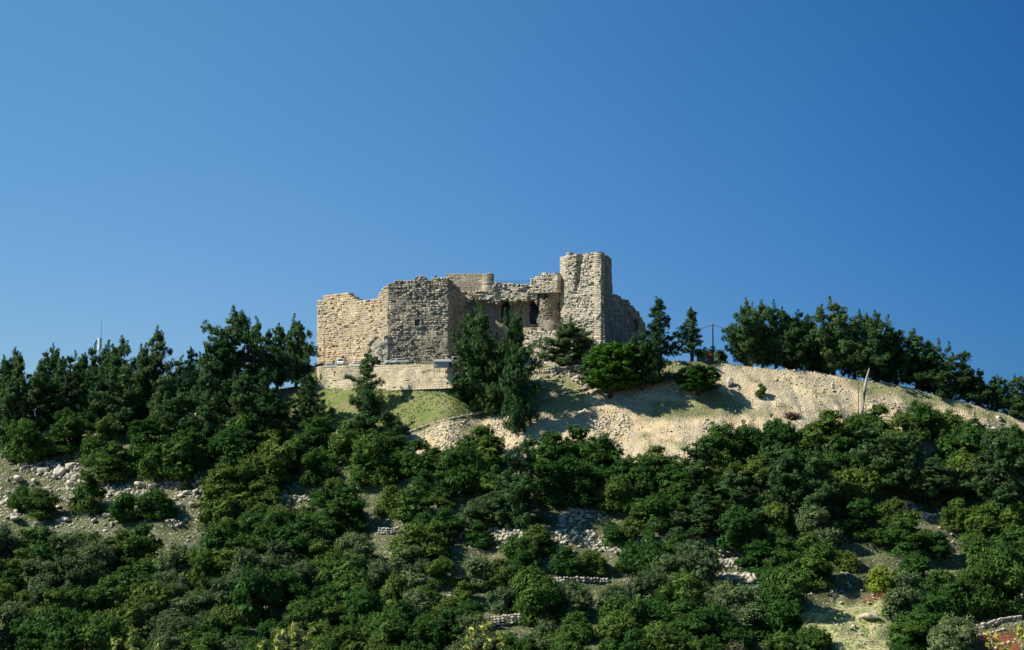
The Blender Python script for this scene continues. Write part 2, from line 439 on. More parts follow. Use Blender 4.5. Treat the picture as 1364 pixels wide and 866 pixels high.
def onplane(P0, P1, px, row):
    dx, dy = P1.x-P0.x, P1.y-P0.y; L = math.hypot(dx, dy)
    a = (px-682)/F; b_ = (433-row)/F; DY = cp-b_*sp_; DZ = sp_+b_*cp
    det = a*(-dy)-DY*(-dx); k = (P0.x*(-dy)-P0.y*(-dx))/det; s_ = (a*P0.y-DY*P0.x)/det
    return s_*L, DZ*k
def Q(px, Y, row=440): return P(px, row, Y)

castle = thing('castle', 'ruined medieval limestone castle with square towers on the hilltop', 'castle', (P(640, 480, 505).x, 505, ZT))
bpy.context.view_layer.update()
mi = castle.matrix_world.inverted()
class Par:  # castle parts are written in world coordinates
    pass
def cpart(o):
    o.parent = castle; o.matrix_parent_inverse = mi; return o
ZB = ZT-2
A = Q(422.5, 517); B = Q(515, 495.5)
def hole(P0, P1, x0, x1, r0, r1, *e):
    u0, za = onplane(P0, P1, x0, r1); u1, zb = onplane(P0, P1, x1, r0); return (u0, u1, za, zb)+e
cpart(masonry('west_wall', A, B, ZB, topf(A, B, [(422,401),(428,400),(432,393),(458,390),(467,394),(474,400),(481,402),(492,402),(498,399),(504,398),(506,390),(510,385),(516,380)]), None, M['tan'],
    seed=1, cw=1.25, ch=.92, bulge=.42, holes=[hole(A, B, 455.5, 460.5, 474, 487)], disp=lambda u, z: (-.9 if 0 < u-(onplane(A,B,490,450)[0]) < 9 and z < ZT+9-abs(u-27)*.6 else 0)))
Ab = Q(432, 548)
cpart(masonry('west_wall', Ab, A, ZB, lambda u: topf(A, B, [(422,401),(423,401)])(0), None, M['tan'], seed=2, bulge=.3))
C = Q(516, 491); D_ = Q(597, 489.5)
ct = [(515,380),(518,377),(529,374),(543,374),(552,373),(556,368),(560,366),(564,368),(567,372),(575,374),(580,369),(594,369),(598,372)]
tower = cpart(masonry('keep_tower', C, D_, ZB, topf(C, D_, ct), None, M['grey'], seed=3, cw=1.15, ch=.8, bulge=.36, erode=.14,
    holes=[hole(C, D_, 552.5, 559.5, 425.5, 434), hole(C, D_, 553, 556, 463, 470)]))
cpart(masonry('keep_tower', B, C, ZB, lambda u: topf(C, D_, ct)(0), None, M['grey'], seed=31, cw=1.15, ch=.8))
E = Q(612, 506)
cpart(masonry('keep_tower', D_, E, ZB, topf(D_, E, [(597,371),(602,374),(606,380),(612,384)]), None, M['grey'], seed=4, cw=1.15, ch=.8, bulge=.3, batter=.015))
E2 = Q(632, 516)
cpart(masonry('keep_tower', E, E2, ZB, topf(E, E2, [(611,385),(618,392),(622,402),(628,415),(634,430)]), None, M['grey'], seed=5, bulge=.45, erode=.2))
# cores: fill blocks added inside the walls to block light
def core(pts, ztop, name='light_block_fill', m='grey'):
    q = MB(); q.prismz([(p_.x, p_.y) for p_ in pts], ZB, ztop, .3); return cpart(q.build(name, M[m]))
core([Q(424, 519), Q(514, 496), Q(520, 530), Q(440, 546)], ZT+15)
core([Q(518, 493.5), Q(594, 492), Q(605, 507), Q(604, 525), Q(522, 527)], ZT+21.5)
# window frame of the keep
u, z = onplane(C, D_, 556, 430); 
q = MB(); wx = C+(D_-C).normalized()*u
for bx_ in ((-1.15,1.15,-1.35,-1.0),(-1.15,1.15,1.0,1.35),(-1.15,-.8,-.998,.998),(.8,1.15,-.998,.998)): q.box(wx.x+bx_[0], wx.x+bx_[1], wx.y-.42, wx.y+.2, z+bx_[2], z+bx_[3], .8)
cpart(q.build('window_frame', M['grey']))
q = MB(); q.box(wx.x-.82, wx.x+.82, wx.y-.12, wx.y+.1, z-1.02, z+1.02, 0); cpart(q.build('window_shade_plate', M['dark']))  # dark plate on the wall face, painted shade of a window
# breach in the foot of the west wall, with arched gateway
q0 = Q(489, 494.5); q1 = Q(515, 490)
cpart(masonry('gateway', q0, q1, ZB, topf(q0, q1, [(488,484),(491,470),(496,461),(502,463),(506,457),(511,448),(514,446),(516,450)]), None, M['rock'], seed=6, cw=.9, ch=.6, bulge=.5, wav=1.3, erode=.05, thick=3,
    holes=[hole(q0, q1, 496.5, 506.5, 475, 492, 1)]))
q = MB(); q.box(Q(495,495.6).x, Q(509,495.6).x, 495.0, 495.3, ZB, ZT+4.5, 0); cpart(q.build('gateway_shade_slab', M['dark']))  # dark slab behind the arch, gateway's shade put into its colour
# smooth parapet wall far behind
G0 = Q(594, 524); G1 = Q(655, 521)
cpart(masonry('parapet_wall', G0, G1, ZT+8, topf(G0, G1, [(594,365.5),(656,365.5)]), None, M['grey'], seed=7, cw=.8, ch=.5, bulge=.06, wav=.08, erode=.01, thick=3))
q = MB(); k = 0; L = (G1-G0).length; dd = (G1-G0)/L
while k < L-.5:
    v = G0+dd*k; zt = topf(G0, G1, [(594,365.5),(656,365.5)])(k); q.box(v.x, v.x+.55, v.y-.15, v.y+.7, zt-.1, zt+random.uniform(.25,.45), .9); k += .8
cpart(q.build('merlons', M['pale']))
G2 = Q(657.5, 534)
cpart(masonry('parapet_wall', G1, G2, ZT+8, topf(G1, G2, [(655,365.5),(660,366.5)]), None, M['grey'], seed=8, cw=.8, ch=.5, bulge=.06, wav=.05, thick=3))
# broken hall: ragged bright band above, brown plastered wall with two arches below
H0 = Q(603, 510.3); H1 = Q(716, 507.5)
band_top = topf(H0, H1, [(603,389),(650,388),(655,386),(657,375),(662,373),(666,378),(668,377),(684,377),(690,380),(700,379),(708,380),(716,380)])
band_bot = topf(H0, H1, [(603,404),(620,402),(628,398),(645,401),(658,403),(664,407),(668,401),(674,398),(680,401),(684,404),(690,399),(700,402),(707,397),(712,402),(717,410)])
cpart(masonry('broken_vault', H0, H1, ZT+10, band_top, None, M['pale'], seed=9, cw=1.1, ch=.62, bulge=.5, wav=1.1, erode=.16, thick=9, bottom=band_bot))
V0 = Q(603, 511.5); V1 = Q(752, 510)
cpart(masonry('hall_wall', V0, V1, ZB, topf(V0, V1, [(600,392),(755,392)]), None, M['plaster'], seed=10, cw=.42, ch=.4, bulge=.03, wav=.35, erode=.01, thick=4.5,
    holes=[hole(V0, V1, 667, 680, 402, 431, 1), hole(V0, V1, 705.5, 718.5, 399, 432, 1)]))
q = MB(); q.box(V0.x, V1.x, 517.5, 518.5, ZB, ZT+22.4, 0); cpart(q.build('arch_shade_backing', M['dark']))  # dark sheet added behind the arches, painted as the hall's shade
core([Q(606, 519), Q(745, 519), Q(745, 540), Q(606, 540)], ZT+22.5)
# low lit fragments by the arches
W0 = Q(695, 508.3); W1 = Q(722, 506.5)
cpart(masonry('sill_block', W0, W1, ZT-1, topf(W0, W1, [(695,436),(722,434)]), None, M['tan'], seed=11, cw=2.2, ch=1.4, bulge=.1, wav=.1, thick=3))
# raised masonry piece and rounded turret stump
K0 = Q(706, 507.4); K1 = Q(743, 503.5)
cpart(masonry('upper_masonry', K0, K1, zrow(390, 505), topf(K0, K1, [(706,384),(708,373),(714,369),(720,364),(723,362),(727,365),(738,363),(741,366),(743,373)]), None, M['pale'], seed=12, cw=.95, ch=.72, bulge=.4, thick=5))
cx = Q(733.5, 510)
rad = 3.75
a0, a1 = R(180), R(375)
TZ = cpart(masonry('round_turret', (0, 0), (rad*(a1-a0), 0), ZT-1, lambda u: zrow(385, 506)+.7*math.sin(u*1.1), None, M['plaster'], seed=13, cw=.8, ch=.6, bulge=.35, wav=1.5, thick=2.0, erode=.05, curve=((cx.x, cx.y), rad, a0, a1),
    holes=[(3.2, 4.9, zrow(400, 506), zrow(389, 506), 1)]))
q = MB(); q.tube([(cx.x, cx.y, ZB), (cx.x, cx.y, zrow(388, 507))], 2.2, 14, .3); cpart(q.build('turret_core', M['plaster']))
q = MB(); 
for k in range(40):
    an = random.uniform(a0, a1); s_ = random.uniform(.3, .7); x_ = cx.x+rad*math.cos(an); y_ = cx.y+rad*math.sin(an); zz = zrow(385.5, 506)+random.uniform(-.6, .5)
    q.box(x_-s_, x_+s_, y_-s_*.8, y_+s_*.8, zz-s_*.5, zz+s_*.5, random.uniform(.5, 1))
cpart(q.build('turret_rim', M['pale']))
# pale revetment at the turret's foot
X0 = Q(698, 503.5); X1 = Q(752, 497)
cpart(masonry('revetment', X0, X1, ZB-2, topf(X0, X1, [(698,446),(702,440),(745,441),(752,438)]), None, M['pale'], seed=14, cw=1.0, ch=.72, bulge=.42, thick=5, batter=.06, erode=.15))
# tall tower
T0 = Q(752.5, 496.5); T1 = Q(801.5, 490.5); T2 = Q(815, 503)
tt = [(750,343),(753,341),(757,338),(762,340),(768,338),(775,337.5),(782,338),(790,336),(802,336)]
tf = topf(T0, T1, tt)
uA = onplane(T0, T1, 770, 345)
def gouge(u, z):
    dz = uA[1]+2-z
    if dz > 13: return 0
    c_ = uA[0]+.9-dz*.13; k = max(0, 1-abs(u-c_)/(1.5-dz*.06)); return -1.7*k*k*(3-2*k)*(1-max(0, dz-9)/4)
tall = cpart(masonry('tall_tower', T0, T1, ZB-3, tf, None, M['pale'], seed=15, cw=.95, ch=.68, bulge=.42, wav=.45, batter=.012, disp=gouge, erode=.16))
cpart(masonry('tall_tower', T1, T2, ZB-3, topf(T1, T2, [(801,336),(804,338),(809,340),(812,343),(816,344)]), None, M['grey'], seed=16, cw=1.0, ch=.7, bulge=.3, batter=.03, erode=.08))
S0 = Q(746, 507); S1 = Q(753.5, 504.5)
cpart(masonry('tall_tower', S0, S1, ZT+12, lambda u: zrow(342.5, 506), None, M['pale'], seed=17, cw=1.0, ch=.7, thick=8))
core([Q(756, 499), Q(800, 494), Q(811, 504), Q(808, 514), Q(756, 512)], ZT+28)
# east curtain falling away behind, with a cave-like gap
Y0 = Q(814, 503); Y1 = Q(861, 528)
cpart(masonry('east_curtain', Y0, Y1, ZB-4, topf(Y0, Y1, [(814,393),(820,393),(824,397),(828,396),(838,402),(841,408),(848,414),(853,424),(857,430),(862,445)]), None, M['grey'], seed=18, cw=1.4, ch=1.0, bulge=.25, wav=.9,
    holes=[hole(Y0, Y1, 841, 851, 424, 441, 1)]))
core([Q(838, 521), Q(857, 531), Q(850, 548), Q(830, 542)], ZT+14.5)
core([Q(818, 509), Q(856, 529.5), Q(850, 548), Q(805, 530)], ZT+11)
_d = (Y1-Y0); _d.z = 0; _d.normalize(); _in = Vector((-_d.y, _d.x, 0)); ua, za = onplane(Y0, Y1, 839, 443); ub, zb = onplane(Y0, Y1, 853, 422)
pa_, pb_ = Y0+_d*ua+_in*1.2, Y0+_d*ub+_in*1.2
q = MB(); q.prismz([(pa_.x, pa_.y), (pb_.x, pb_.y), (pb_.x+_in.x*.8, pb_.y+_in.y*.8), (pa_.x+_in.x*.8, pa_.y+_in.y*.8)], za-.5, zb-.6, 0); cpart(q.build('gap_light_block', M['plaster']))  # slab added inside the gap to block light and keep it dark
# iron railing on the band
q = MB()
for px in range(656, 746, 4):
    v = P(px, 384, 511); q.tube([v, (v.x, v.y, zrow(374, 511))], .035, 4)
for rr in (374.3, 377):
    a_, b_ = P(655, rr, 511), P(746, rr, 511); q.tube([a_, b_], .035, 4)
cpart(q.build('railing', M['iron']))

# ------------------------------------------------------------------ terrace retaining wall
rw = thing('retaining_wall', 'long cream ashlar retaining wall below the castle car park', 'wall', (P(520, 500, 487).x, 487, ZT-6))
bpy.context.view_layer.update(); mi2 = rw.matrix_world.inverted()
def rpart(o): o.parent = rw; o.matrix_parent_inverse = mi2; return o
r0 = Q(400, 513, 500); r1 = Q(424, 499.5, 500); r2 = Q(603, 472.5, 500); r3 = Q(655, 486, 500)
ZR = ZT-7.5
for i, (a_, b_, tp) in enumerate(((r0, r1, [(400,488),(424,488)]), (r1, r2, [(424,488.5),(500,487),(603,486.5)]), (r2, r3, [(603,487),(612,490),(655,494)]))):
    rpart(masonry('wall_face', a_, b_, ZR, topf(a_, b_, tp), None, M['cream'], seed=40+i, cw=1.5, ch=.5, bulge=.045, wav=.35, erode=.02, thick=1.2))
q = MB(); L = (r2-r1).length; dd = (r2-r1)/L; k = 0; nn = Vector((dd.y, -dd.x, 0))
while k < L-1:
    v = r1+dd*k; w_ = r1+dd*(k+1.9); zt = topf(r1, r2, [(424,488.5),(500,487),(603,486.5)])(k)
    q.prismz([(v.x+nn.x*.1, v.y+nn.y*.1), (w_.x+nn.x*.1, w_.y+nn.y*.1), (w_.x-nn.x*.5, w_.y-nn.y*.5), (v.x-nn.x*.5, v.y-nn.y*.5)], zt-.15, zt+.12, random.uniform(.6, 1)); k += 1.93
rpart(q.build('coping', M['cream']))
q = MB(); u_, z_ = onplane(r1, r2, 446, 497); v = r1+dd*u_
q.box(v.x-.25, v.x+.25, v.y-.25, v.y+.2, z_-.45, z_+.35); rpart(q.build('drain_shade_block', M['dark']))  # solid dark block, its colour standing for the shade in a drain

# ------------------------------------------------------------------ rocks
def ico(sub):
    import bmesh
    bm = bmesh.new(); bmesh.ops.create_icosphere(bm, subdivisions=sub, radius=1)
    V = np.array([v.co[:] for v in bm.verts]); Fs = np.array([[v.index for v in f.verts] for f in bm.faces]); bm.free(); return V, Fs
I1, J1 = ico(1); I3, J3 = ico(3)
def rockmesh(seed):
    r = np.random.default_rng(seed); V = I3.copy()
    for _ in range(9):
        n = r.normal(size=3); n /= np.linalg.norm(n); d = r.uniform(.4, .8)
        k = V@n; V -= np.outer(np.maximum(k-d, 0), n)
    V *= (1+.24*fbm(V[:, 0]*2.2+9, V[:, 1]*2.2+V[:, 2]*3, seed)[:, None])*np.where(V[:, 2:]>.3, 1-.25*vnoise(V[:, 0]*4, V[:, 1]*4, seed+9)[:, None], 1); V *= r.uniform(.8, 1.2, 3)
    return new_mesh('boulder', V, J3, M['rock'], False, {'tint': np.clip(.6+.5*fbm(V[:, 0]*2, V[:, 1]*2+V[:, 2]*3, seed+4), 0, 1)}, uniform=3)
RM = [rockmesh(i) for i in range(7)]
def boulder(px, row, wpx, hpx, label, group=None, k=None, m=None):
    h = hit(px, row)
    if h is None: return
    s = wpx*h.y/F/2; o = link('boulder', RM[random.randrange(7) if k is None else k], None, h+Vector((0, 0, hpx*h.y/F*.25)))
    o.scale = (s, s*random.uniform(.7, 1), hpx*h.y/F/2*1.15); o.rotation_euler = (random.uniform(-.2, .2), random.uniform(-.2, .2), random.uniform(0, 6))
    tag(o, label, 'rock', group); return o
boulder(779, 553, 17, 10, 'white split boulder alone on the bare slope below the castle path')
boulder(972, 516, 18, 17, 'large pale boulder on the tan slope right of the small round tree')
boulder(1160, 827, 25, 14, 'grey white boulder beside the grassy track at bottom right')
boulder(789, 554, 9, 7, 'small pale rock touching the right side of the split boulder')
boulder(883, 541, 8, 6, 'small white rock at the shadow edge below the dark pines')
boulder(1296, 573, 22, 12, 'pale outcrop rock at the right end of the bare slope')
boulder(57, 630, 24, 14, 'grey outcrop boulder, left one in the clearing at far left')
boulder(80, 632, 28, 18, 'largest pale outcrop boulder in the clearing at far left')
boulder(92, 625, 20, 14, 'pale boulder right of the largest outcrop at far left')
boulder(45, 645, 14, 9, 'small grey rock below the outcrop at far left')
regs = [((10,270,616,700), 85, 'weathered limestone blocks strewn in the left clearing', (7, 17)),
        ((895,925,495,520), 14, 'white rocks of the outcrop under the dark pines near the castle', (6, 12)),
        ((700,790,497,528), 22, 'pale rocks strewn on the ledge below the tall tower', (5, 10)),
        ((1240,1364,556,592), 26, 'tan rocks at the right end of the bare slope', (5, 12)),
        ((700,850,680,735), 24, 'pale stones in the clearing at mid slope', (4, 8)),
        ((930,1010,725,780), 24, 'pale stones of the stony strip right of centre', (4, 9)),
        ((1060,1320,735,800), 26, 'grey stones around the grassy clearing at lower right', (4, 9)),
        ((1110,1200,800,860), 14, 'stones beside the track at bottom right', (4, 8)),
        ((640,700,700,735), 10, 'pale stones between the bushes left of the tall grey pine', (5, 9)),
        ((60,110,555,600), 12, 'bright rocks beneath the pines at left', (5, 10))]
for (x0, x1, y0, y1), n_, lab, (s0, s1) in regs:
    for k in range(n_):
        s_ = random.uniform(s0, s1); boulder(random.uniform(x0, x1), random.uniform(y0, y1), s_, s_*random.uniform(.5, .8), lab, lab)
# squared stone beam lying on the talus
h = hit(621, 589)
q = MB(); q.box(-2.4, 2.4, -.45, .45, -.1, .95, .4)
o = q.build('stone_beam', M['rock'], None, h); o.rotation_euler = (0, R(-14), R(25)); tag(o, 'long squared grey stone lying on the scree at left of the bare slope', 'stone')

# scree and loose stones (uncountable)
def scatter(name, n, samp, smin, smax, m, power=2.2):
    cols = []
    while len(cols) < n:
        px, row = samp()
        Ys = None
        cols.append((px, row))
    return cols
gj = np.searchsorted(gy, 350), np.searchsorted(gy, 500)
sub = (slice(gj[0], gj[1]), slice(np.searchsorted(gx, -170), np.searchsorted(gx, 170)))
sx, sy = GX[sub].ravel(), GY[sub].ravel(); st_, sg = a_tal[sub].ravel(), a_gr[sub].ravel(); srow = ROWg[sub].ravel(); spx = PXg[sub].ravel()
def strew(name, wts, n, smin, smax, m, lift=.0, pw=2.5):
    wts = wts/wts.sum(); ii = rng.choice(len(sx), n, p=wts)
    x = sx[ii]+rng.uniform(-.4, .4, n); y = sy[ii]+rng.uniform(-.4, .4, n); z = terrain(x, y)
    s = smin+(smax-smin)*rng.random(n)**pw
    V = I1[None]*(1+rng.uniform(-.3, .3, (n, len(I1), 1)))*s[:, None, None]*rng.uniform(.6, 1.3, (n, 1, 3))*np.array([1, 1, .75])
    V[..., 0] += x[:, None]; V[..., 1] += y[:, None]; V[..., 2] += (z+s*.15)[:, None]
    Fs = (J1[None]+np.arange(n)[:, None, None]*len(I1)).reshape(-1, 3)
    me = new_mesh(name, V.reshape(-1, 3), Fs, m, False, {'tint': np.repeat(rng.random(n), len(I1))}, uniform=3)
    return link(name, me)
cl = np.clip(fbm(sx/9, sy/9, 91)*3+.35, .02, 1)
talw = st_*(1-sg*.8)*np.where((srow > 552) & (spx < 1000), 1.6, np.where((srow > 548) & (spx < 1060), .8, .25))*cl
tag(strew('scree', talw+1e-9, 8500, .10, .48, M['talus_rock'], pw=2.6), 'loose beige stones covering the bare slope', 'scree', kind='stuff')
low = (1-st_)*(1-sg*.92)*(sy > 362)*np.clip(fbm(sx/14, sy/14, 95)*3+.3, .02, 1)
tag(strew('field_stones', low+1e-9, 9000, .10, .6, M['rock'], pw=3), 'small pale stones scattered over the wooded lower slope', 'stones', kind='stuff')

OUT = [[(0,618),(60,612),(120,625),(260,632),(275,690),(255,705),(200,690),(0,690)], [(640,715),(700,676),(850,680),(850,735),(700,740)], [(905,720),(960,722),(1015,775),(960,790)],
       [(60,558),(190,565),(190,590),(60,600)], [(890,495),(930,495),(930,522),(880,522)], [(700,495),(800,490),(800,515),(705,520)], [(1240,565),(1364,575),(1364,600),(1250,580)], [(1175,668),(1262,672),(1262,695),(1175,690)], [(370,655),(425,655),(425,680),(370,680)]]
ow = np.zeros(len(sx))
for p_ in OUT: ow = np.maximum(ow, inpoly(spx, srow, p_).astype(float))
ow *= np.clip(fbm(sx/7, sy/5, 191)*4+.3, .0, 1)
tag(strew('outcrop_stones', ow+1e-9, 3600, .16, .85, M['rock'], pw=2.2), 'pale broken limestone covering the rocky clearings', 'stones', kind='stuff')
# dry-stone terrace walls
def drywall(pts, hpx, label):
    hs_ = [hit(*p_) for p_ in pts]; hs_ = [h for h in hs_ if h]
    if len(hs_) < 2: return
    V = []; Fs = []; T = []; c = 0
    for a_, b_ in zip(hs_, hs_[1:]):
        L = (b_-a_).length; k = 0
        while k < L:
            for lv in range(int(hpx)):
                s = random.uniform(.28, .5); q_ = a_+(b_-a_)*(k/L)+Vector((random.uniform(-.1, .1), random.uniform(-.2, .2), .3+lv*.55+random.uniform(-.1, .1)))
                vv = I1*(1+rng.uniform(-.25, .25, (len(I1), 1)))*np.array([s*1.2, s, s*.75])+np.array(q_); V.append(vv); Fs.append(J1+c*len(I1)); T += [random.random()]*len(I1); c += 1
            k += .75
    me = new_mesh('dry_stone_wall', np.concatenate(V), np.concatenate(Fs), M['rock'], False, {'tint': T}, uniform=3)
    tag(link('dry_stone_wall', me), label, 'wall')
drywall([(650,836),(665,834),(692,832)], 4, 'short dark dry stone wall near the bottom centre of the slope')
drywall([(730,776),(770,775),(812,778)], 2, 'low white dry stone wall among bushes below the central clearing')
drywall([(374,668),(395,667),(414,669)], 2, 'little dry stone wall in the small gap at left of centre')
drywall([(505,712),(518,713),(532,712)], 3, 'grey dry stone wall between bushes below the scree beam')
drywall([(1310,838),(1335,829),(1362,826)], 2, 'white dry stone wall above the red soil at bottom right')
drywall([(1298,850),(1320,846),(1340,840)], 1, 'single course of white stones edging the red soil')
drywall([(700,502),(740,498),(800,493)], 3, 'rough stone ledge wall under the tall tower')
drywall([(520,588),(560,573),(600,561),(650,550),(668,547)], 1, 'thin kerb of stones along the wire fence at the grass edge')
drywall([(715,535),(760,523),(800,514)], 1, 'thin kerb of stones climbing to the bright round pine')

# ------------------------------------------------------------------ foliage
def leaves(centers, radii, nper, size, up=.3, flat=.75, stretch=1.0, tintv=None, seed=0, inner=.55, vert=False, wid=.55):
    r = np.random.default_rng(seed)
    n = len(centers); C_ = np.repeat(np.asarray(centers), nper, 0); Rr = np.repeat(np.asarray(radii), nper)
    tv = np.repeat(r.random(n), nper)
    d = r.normal(size=(n*nper, 3)); d /= np.linalg.norm(d, axis=1)[:, None]
    rad = inner+(1.08-inner)*r.random(n*nper)**.6
    pos = C_+d*(Rr*rad)[:, None]*np.array([1, 1, flat])
    nrm = d*1.0+r.normal(size=d.shape)*.42+np.array([0, 0, up]); nrm /= np.linalg.norm(nrm, axis=1)[:, None]
    if vert:
        v = d*np.array([.7, .7, .3])+np.array([0, 0, 1.0])+r.normal(size=d.shape)*.35
        a = v-nrm*np.sum(v*nrm, 1)[:, None]
    else: a = np.cross(nrm, r.normal(size=d.shape))
    a /= np.linalg.norm(a, axis=1)[:, None]; b_ = np.cross(nrm, a)
    s = size*r.uniform(.6, 1.3, n*nper)[:, None]
    q = np.stack([pos-a*s*stretch, pos-b_*s*wid, pos+a*s*stretch, pos+b_*s*wid], 1)
    return q.reshape(-1, 3), np.arange(n*nper*4).reshape(-1, 4), np.repeat(tv, 4)
def norm_mesh(me):
    v = np.empty(len(me.vertices)*3, np.float32); me.vertices.foreach_get('co', v); v = v.reshape(-1, 3)
    lo, hi = np.percentile(v, 1.5, 0), np.percentile(v, 98.5, 0)
    me['uw'] = float((hi[0]-lo[0]+hi[1]-lo[1])/2); me['uh'] = float(np.percentile(v[:, 2], 99.5)); return me
def bush_mesh(seed, mat, fine=1.0, loose=0.0, upright=0.0):
    """shrub crown built of many leafy heads on a handful of lobes"""
    r = np.random.default_rng(seed); cs = []; rs = []; lob = []
    nl = r.integers(8, 13)
    for i in range(nl):
        an = i*2.4+r.uniform(-.6, .6); rr = (r.uniform(.5, 1.6) if i else 0); z = r.uniform(1.1, 2.9)-rr*.3+(1.0+upright if not i else upright*r.random())
        lob.append((rr*math.cos(an), rr*math.sin(an), z, r.uniform(.75, 1.2)))
    for (x, y, z, R_) in lob:
        for j in range(int(20*R_)):
            d = r.normal(size=3); d /= np.linalg.norm(d)
            if d[2] < -.4: d[2] *= -.6
            k = r.uniform(.75, 1.12)
            cs.append((x+d[0]*R_*k, y+d[1]*R_*k, max(.25, z+d[2]*R_*k*1.15))); rs.append(r.uniform(.16, .38)*(1+loose*r.random()))
    for j in range(26):
        an = r.uniform(0, 6.28); cs.append((math.cos(an)*r.uniform(1.2, 2.1), math.sin(an)*r.uniform(1.2, 2.1), r.uniform(.15, .8))); rs.append(.45)
    V, Fs, T = leaves(cs, rs, int(50*fine), .082, up=.3, flat=1.05, seed=seed, inner=.25, vert=True, wid=.5, stretch=1.15)
    cc = [(x, y, z) for x, y, z, _ in lob]+[(0, 0, 1.0), (.8, .5, .7), (-.8, -.5, .7)]; cr = [q_[3]*.9 for q_ in lob]+[1.5, 1.1, 1.1]
    V2, F2, T2 = leaves(cc, cr, 170, .26, seed=seed+1, inner=.3)
    return norm_mesh(new_mesh('crown', np.concatenate([V, V2]), np.concatenate([Fs, F2+len(V)]), mat, False, {'tint': np.concatenate([T, T2*.3])}, uniform=4))  # inner leaves tinted darker: shade inside the crown put into the colour
def trunk_mesh(h, r0, seed, limbs=4, m='bark', name='trunk'):
    q = MB(); r = random.Random(seed)
    bx, by = r.uniform(-.03, .03)*h, r.uniform(-.03, .03)*h
    pts = [(0, 0, -.6), (bx*.4, by*.4, h*.3), (bx, by, h*.6), (bx*.7, by*.6, h)]
    q.tube(pts, [r0*1.25, r0, r0*.65, r0*.15], 7)
    for k in range(limbs):
        t_ = r.uniform(.25, .66); an = r.uniform(0, 6.28); l = h*r.uniform(.08, .17)
        s_ = Vector((bx*t_, by*t_, h*t_)); e = s_+Vector((math.cos(an)*l, math.sin(an)*l, l*.6))
        q.tube([s_, (s_+e)/2+Vector((0, 0, -.05*l)), e], [r0*.4, r0*.28, r0*.08], 5)
    return new_mesh(name, q.V, q.F, M[m], True, {'tint': q.T})
def pine_mesh(seed, mat, t0=.12, wide=1.0, n=34, gap=.3, tops=1, form='cone', puff=.62):
    """pine crown, 10 m high: uneven leafy puffs carried on rising limbs"""
    r = np.random.default_rng(seed); cs = []; rs = []; cores = []
    leads = [(0., 0., 1.0)]+[(r.choice([-1, 1])*r.uniform(.5, 1.3), r.uniform(-.9, .9), r.uniform(.80, .97)) for _ in range(tops-1)]
    sway = r.normal(size=2)*.45; ph = r.uniform(0, 6.28, 2)
    for i in range(n):
        t_ = t0+(.97-t0)*((i+r.random())/n)
        an = i*2.4+r.uniform(-.9, .9); s_ = (t_-t0)/(1-t0)
        if form == 'cone': prof = min(1, .6+s_*2.2)*(1-s_)**.68+.05
        elif form == 'dome': prof = math.sqrt(max(0, 1-((s_-.38)/.62)**2))*.92+.03
        else: prof = min(1, .6+s_*2)*(1-s_**2)**.8+.04
        lobe = 1 if form == 'dome' else 1+.32*math.sin(an*2+ph[0]+t_*7)+.22*math.sin(an*3+ph[1]-t_*11)
        L = 2.5*wide*prof*lobe*r.uniform(1-gap, 1+gap*.7)
        ld = leads[r.integers(len(leads))] if t_ > .55 else leads[0]
        kk = max(0, (t_-.5)/.5); lx, ly = ld[0]*kk+sway[0]*kk, ld[1]*kk+sway[1]*kk
        z0 = t_*10*(ld[2] if t_ > .55 else 1)
        rise = .45+.5*t_
        z0 -= L*.22
        m_ = max(1, int(round(L/.85)))
        for k in range(m_):
            f_ = (k+1)/m_ if m_ > 1 else .7
            pr = puff*r.uniform(.7, 1.25)*(1-.5*t_)*(.75+.35*f_)
            c_ = np.array([lx+math.cos(an)*L*f_*.86, ly+math.sin(an)*L*f_*.86, z0-.3+L*f_*rise*.5])
            cores.append((c_, pr*.75))
            for j in range(int(5+9*pr)):
                d = r.normal(size=3); d /= np.linalg.norm(d); d[2] = d[2]*.9+.15
                q_ = c_+d*pr*np.array([.95, .95, 1.2])*r.uniform(.7, 1.1)
                cs.append(tuple(q_)); rs.append(r.uniform(.14, .26))
    for ld in leads:
        for k in range(6): cs.append((ld[0]+sway[0]+r.normal()*.06, ld[1]+sway[1]+r.normal()*.06, ld[2]*10-k*.28+.1)); rs.append(.13+.05*k)
    V, Fs, T = leaves(cs, rs, 30, .095, up=.25, flat=1.5, stretch=1.7, seed=seed, inner=.15, vert=True, wid=.32)
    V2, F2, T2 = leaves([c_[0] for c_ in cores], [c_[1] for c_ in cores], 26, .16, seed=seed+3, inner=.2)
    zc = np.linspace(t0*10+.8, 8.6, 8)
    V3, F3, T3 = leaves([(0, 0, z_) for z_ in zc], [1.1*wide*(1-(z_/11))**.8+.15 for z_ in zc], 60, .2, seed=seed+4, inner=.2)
    return norm_mesh(new_mesh('crown', np.concatenate([V, V2, V3]), np.concatenate([Fs, F2+len(V), F3+len(V)+len(V2)]), mat, False, {'tint': np.concatenate([T, T2*.3, T3*.2])}, uniform=4))  # inner needles get a darker tint, painted shade within the crown

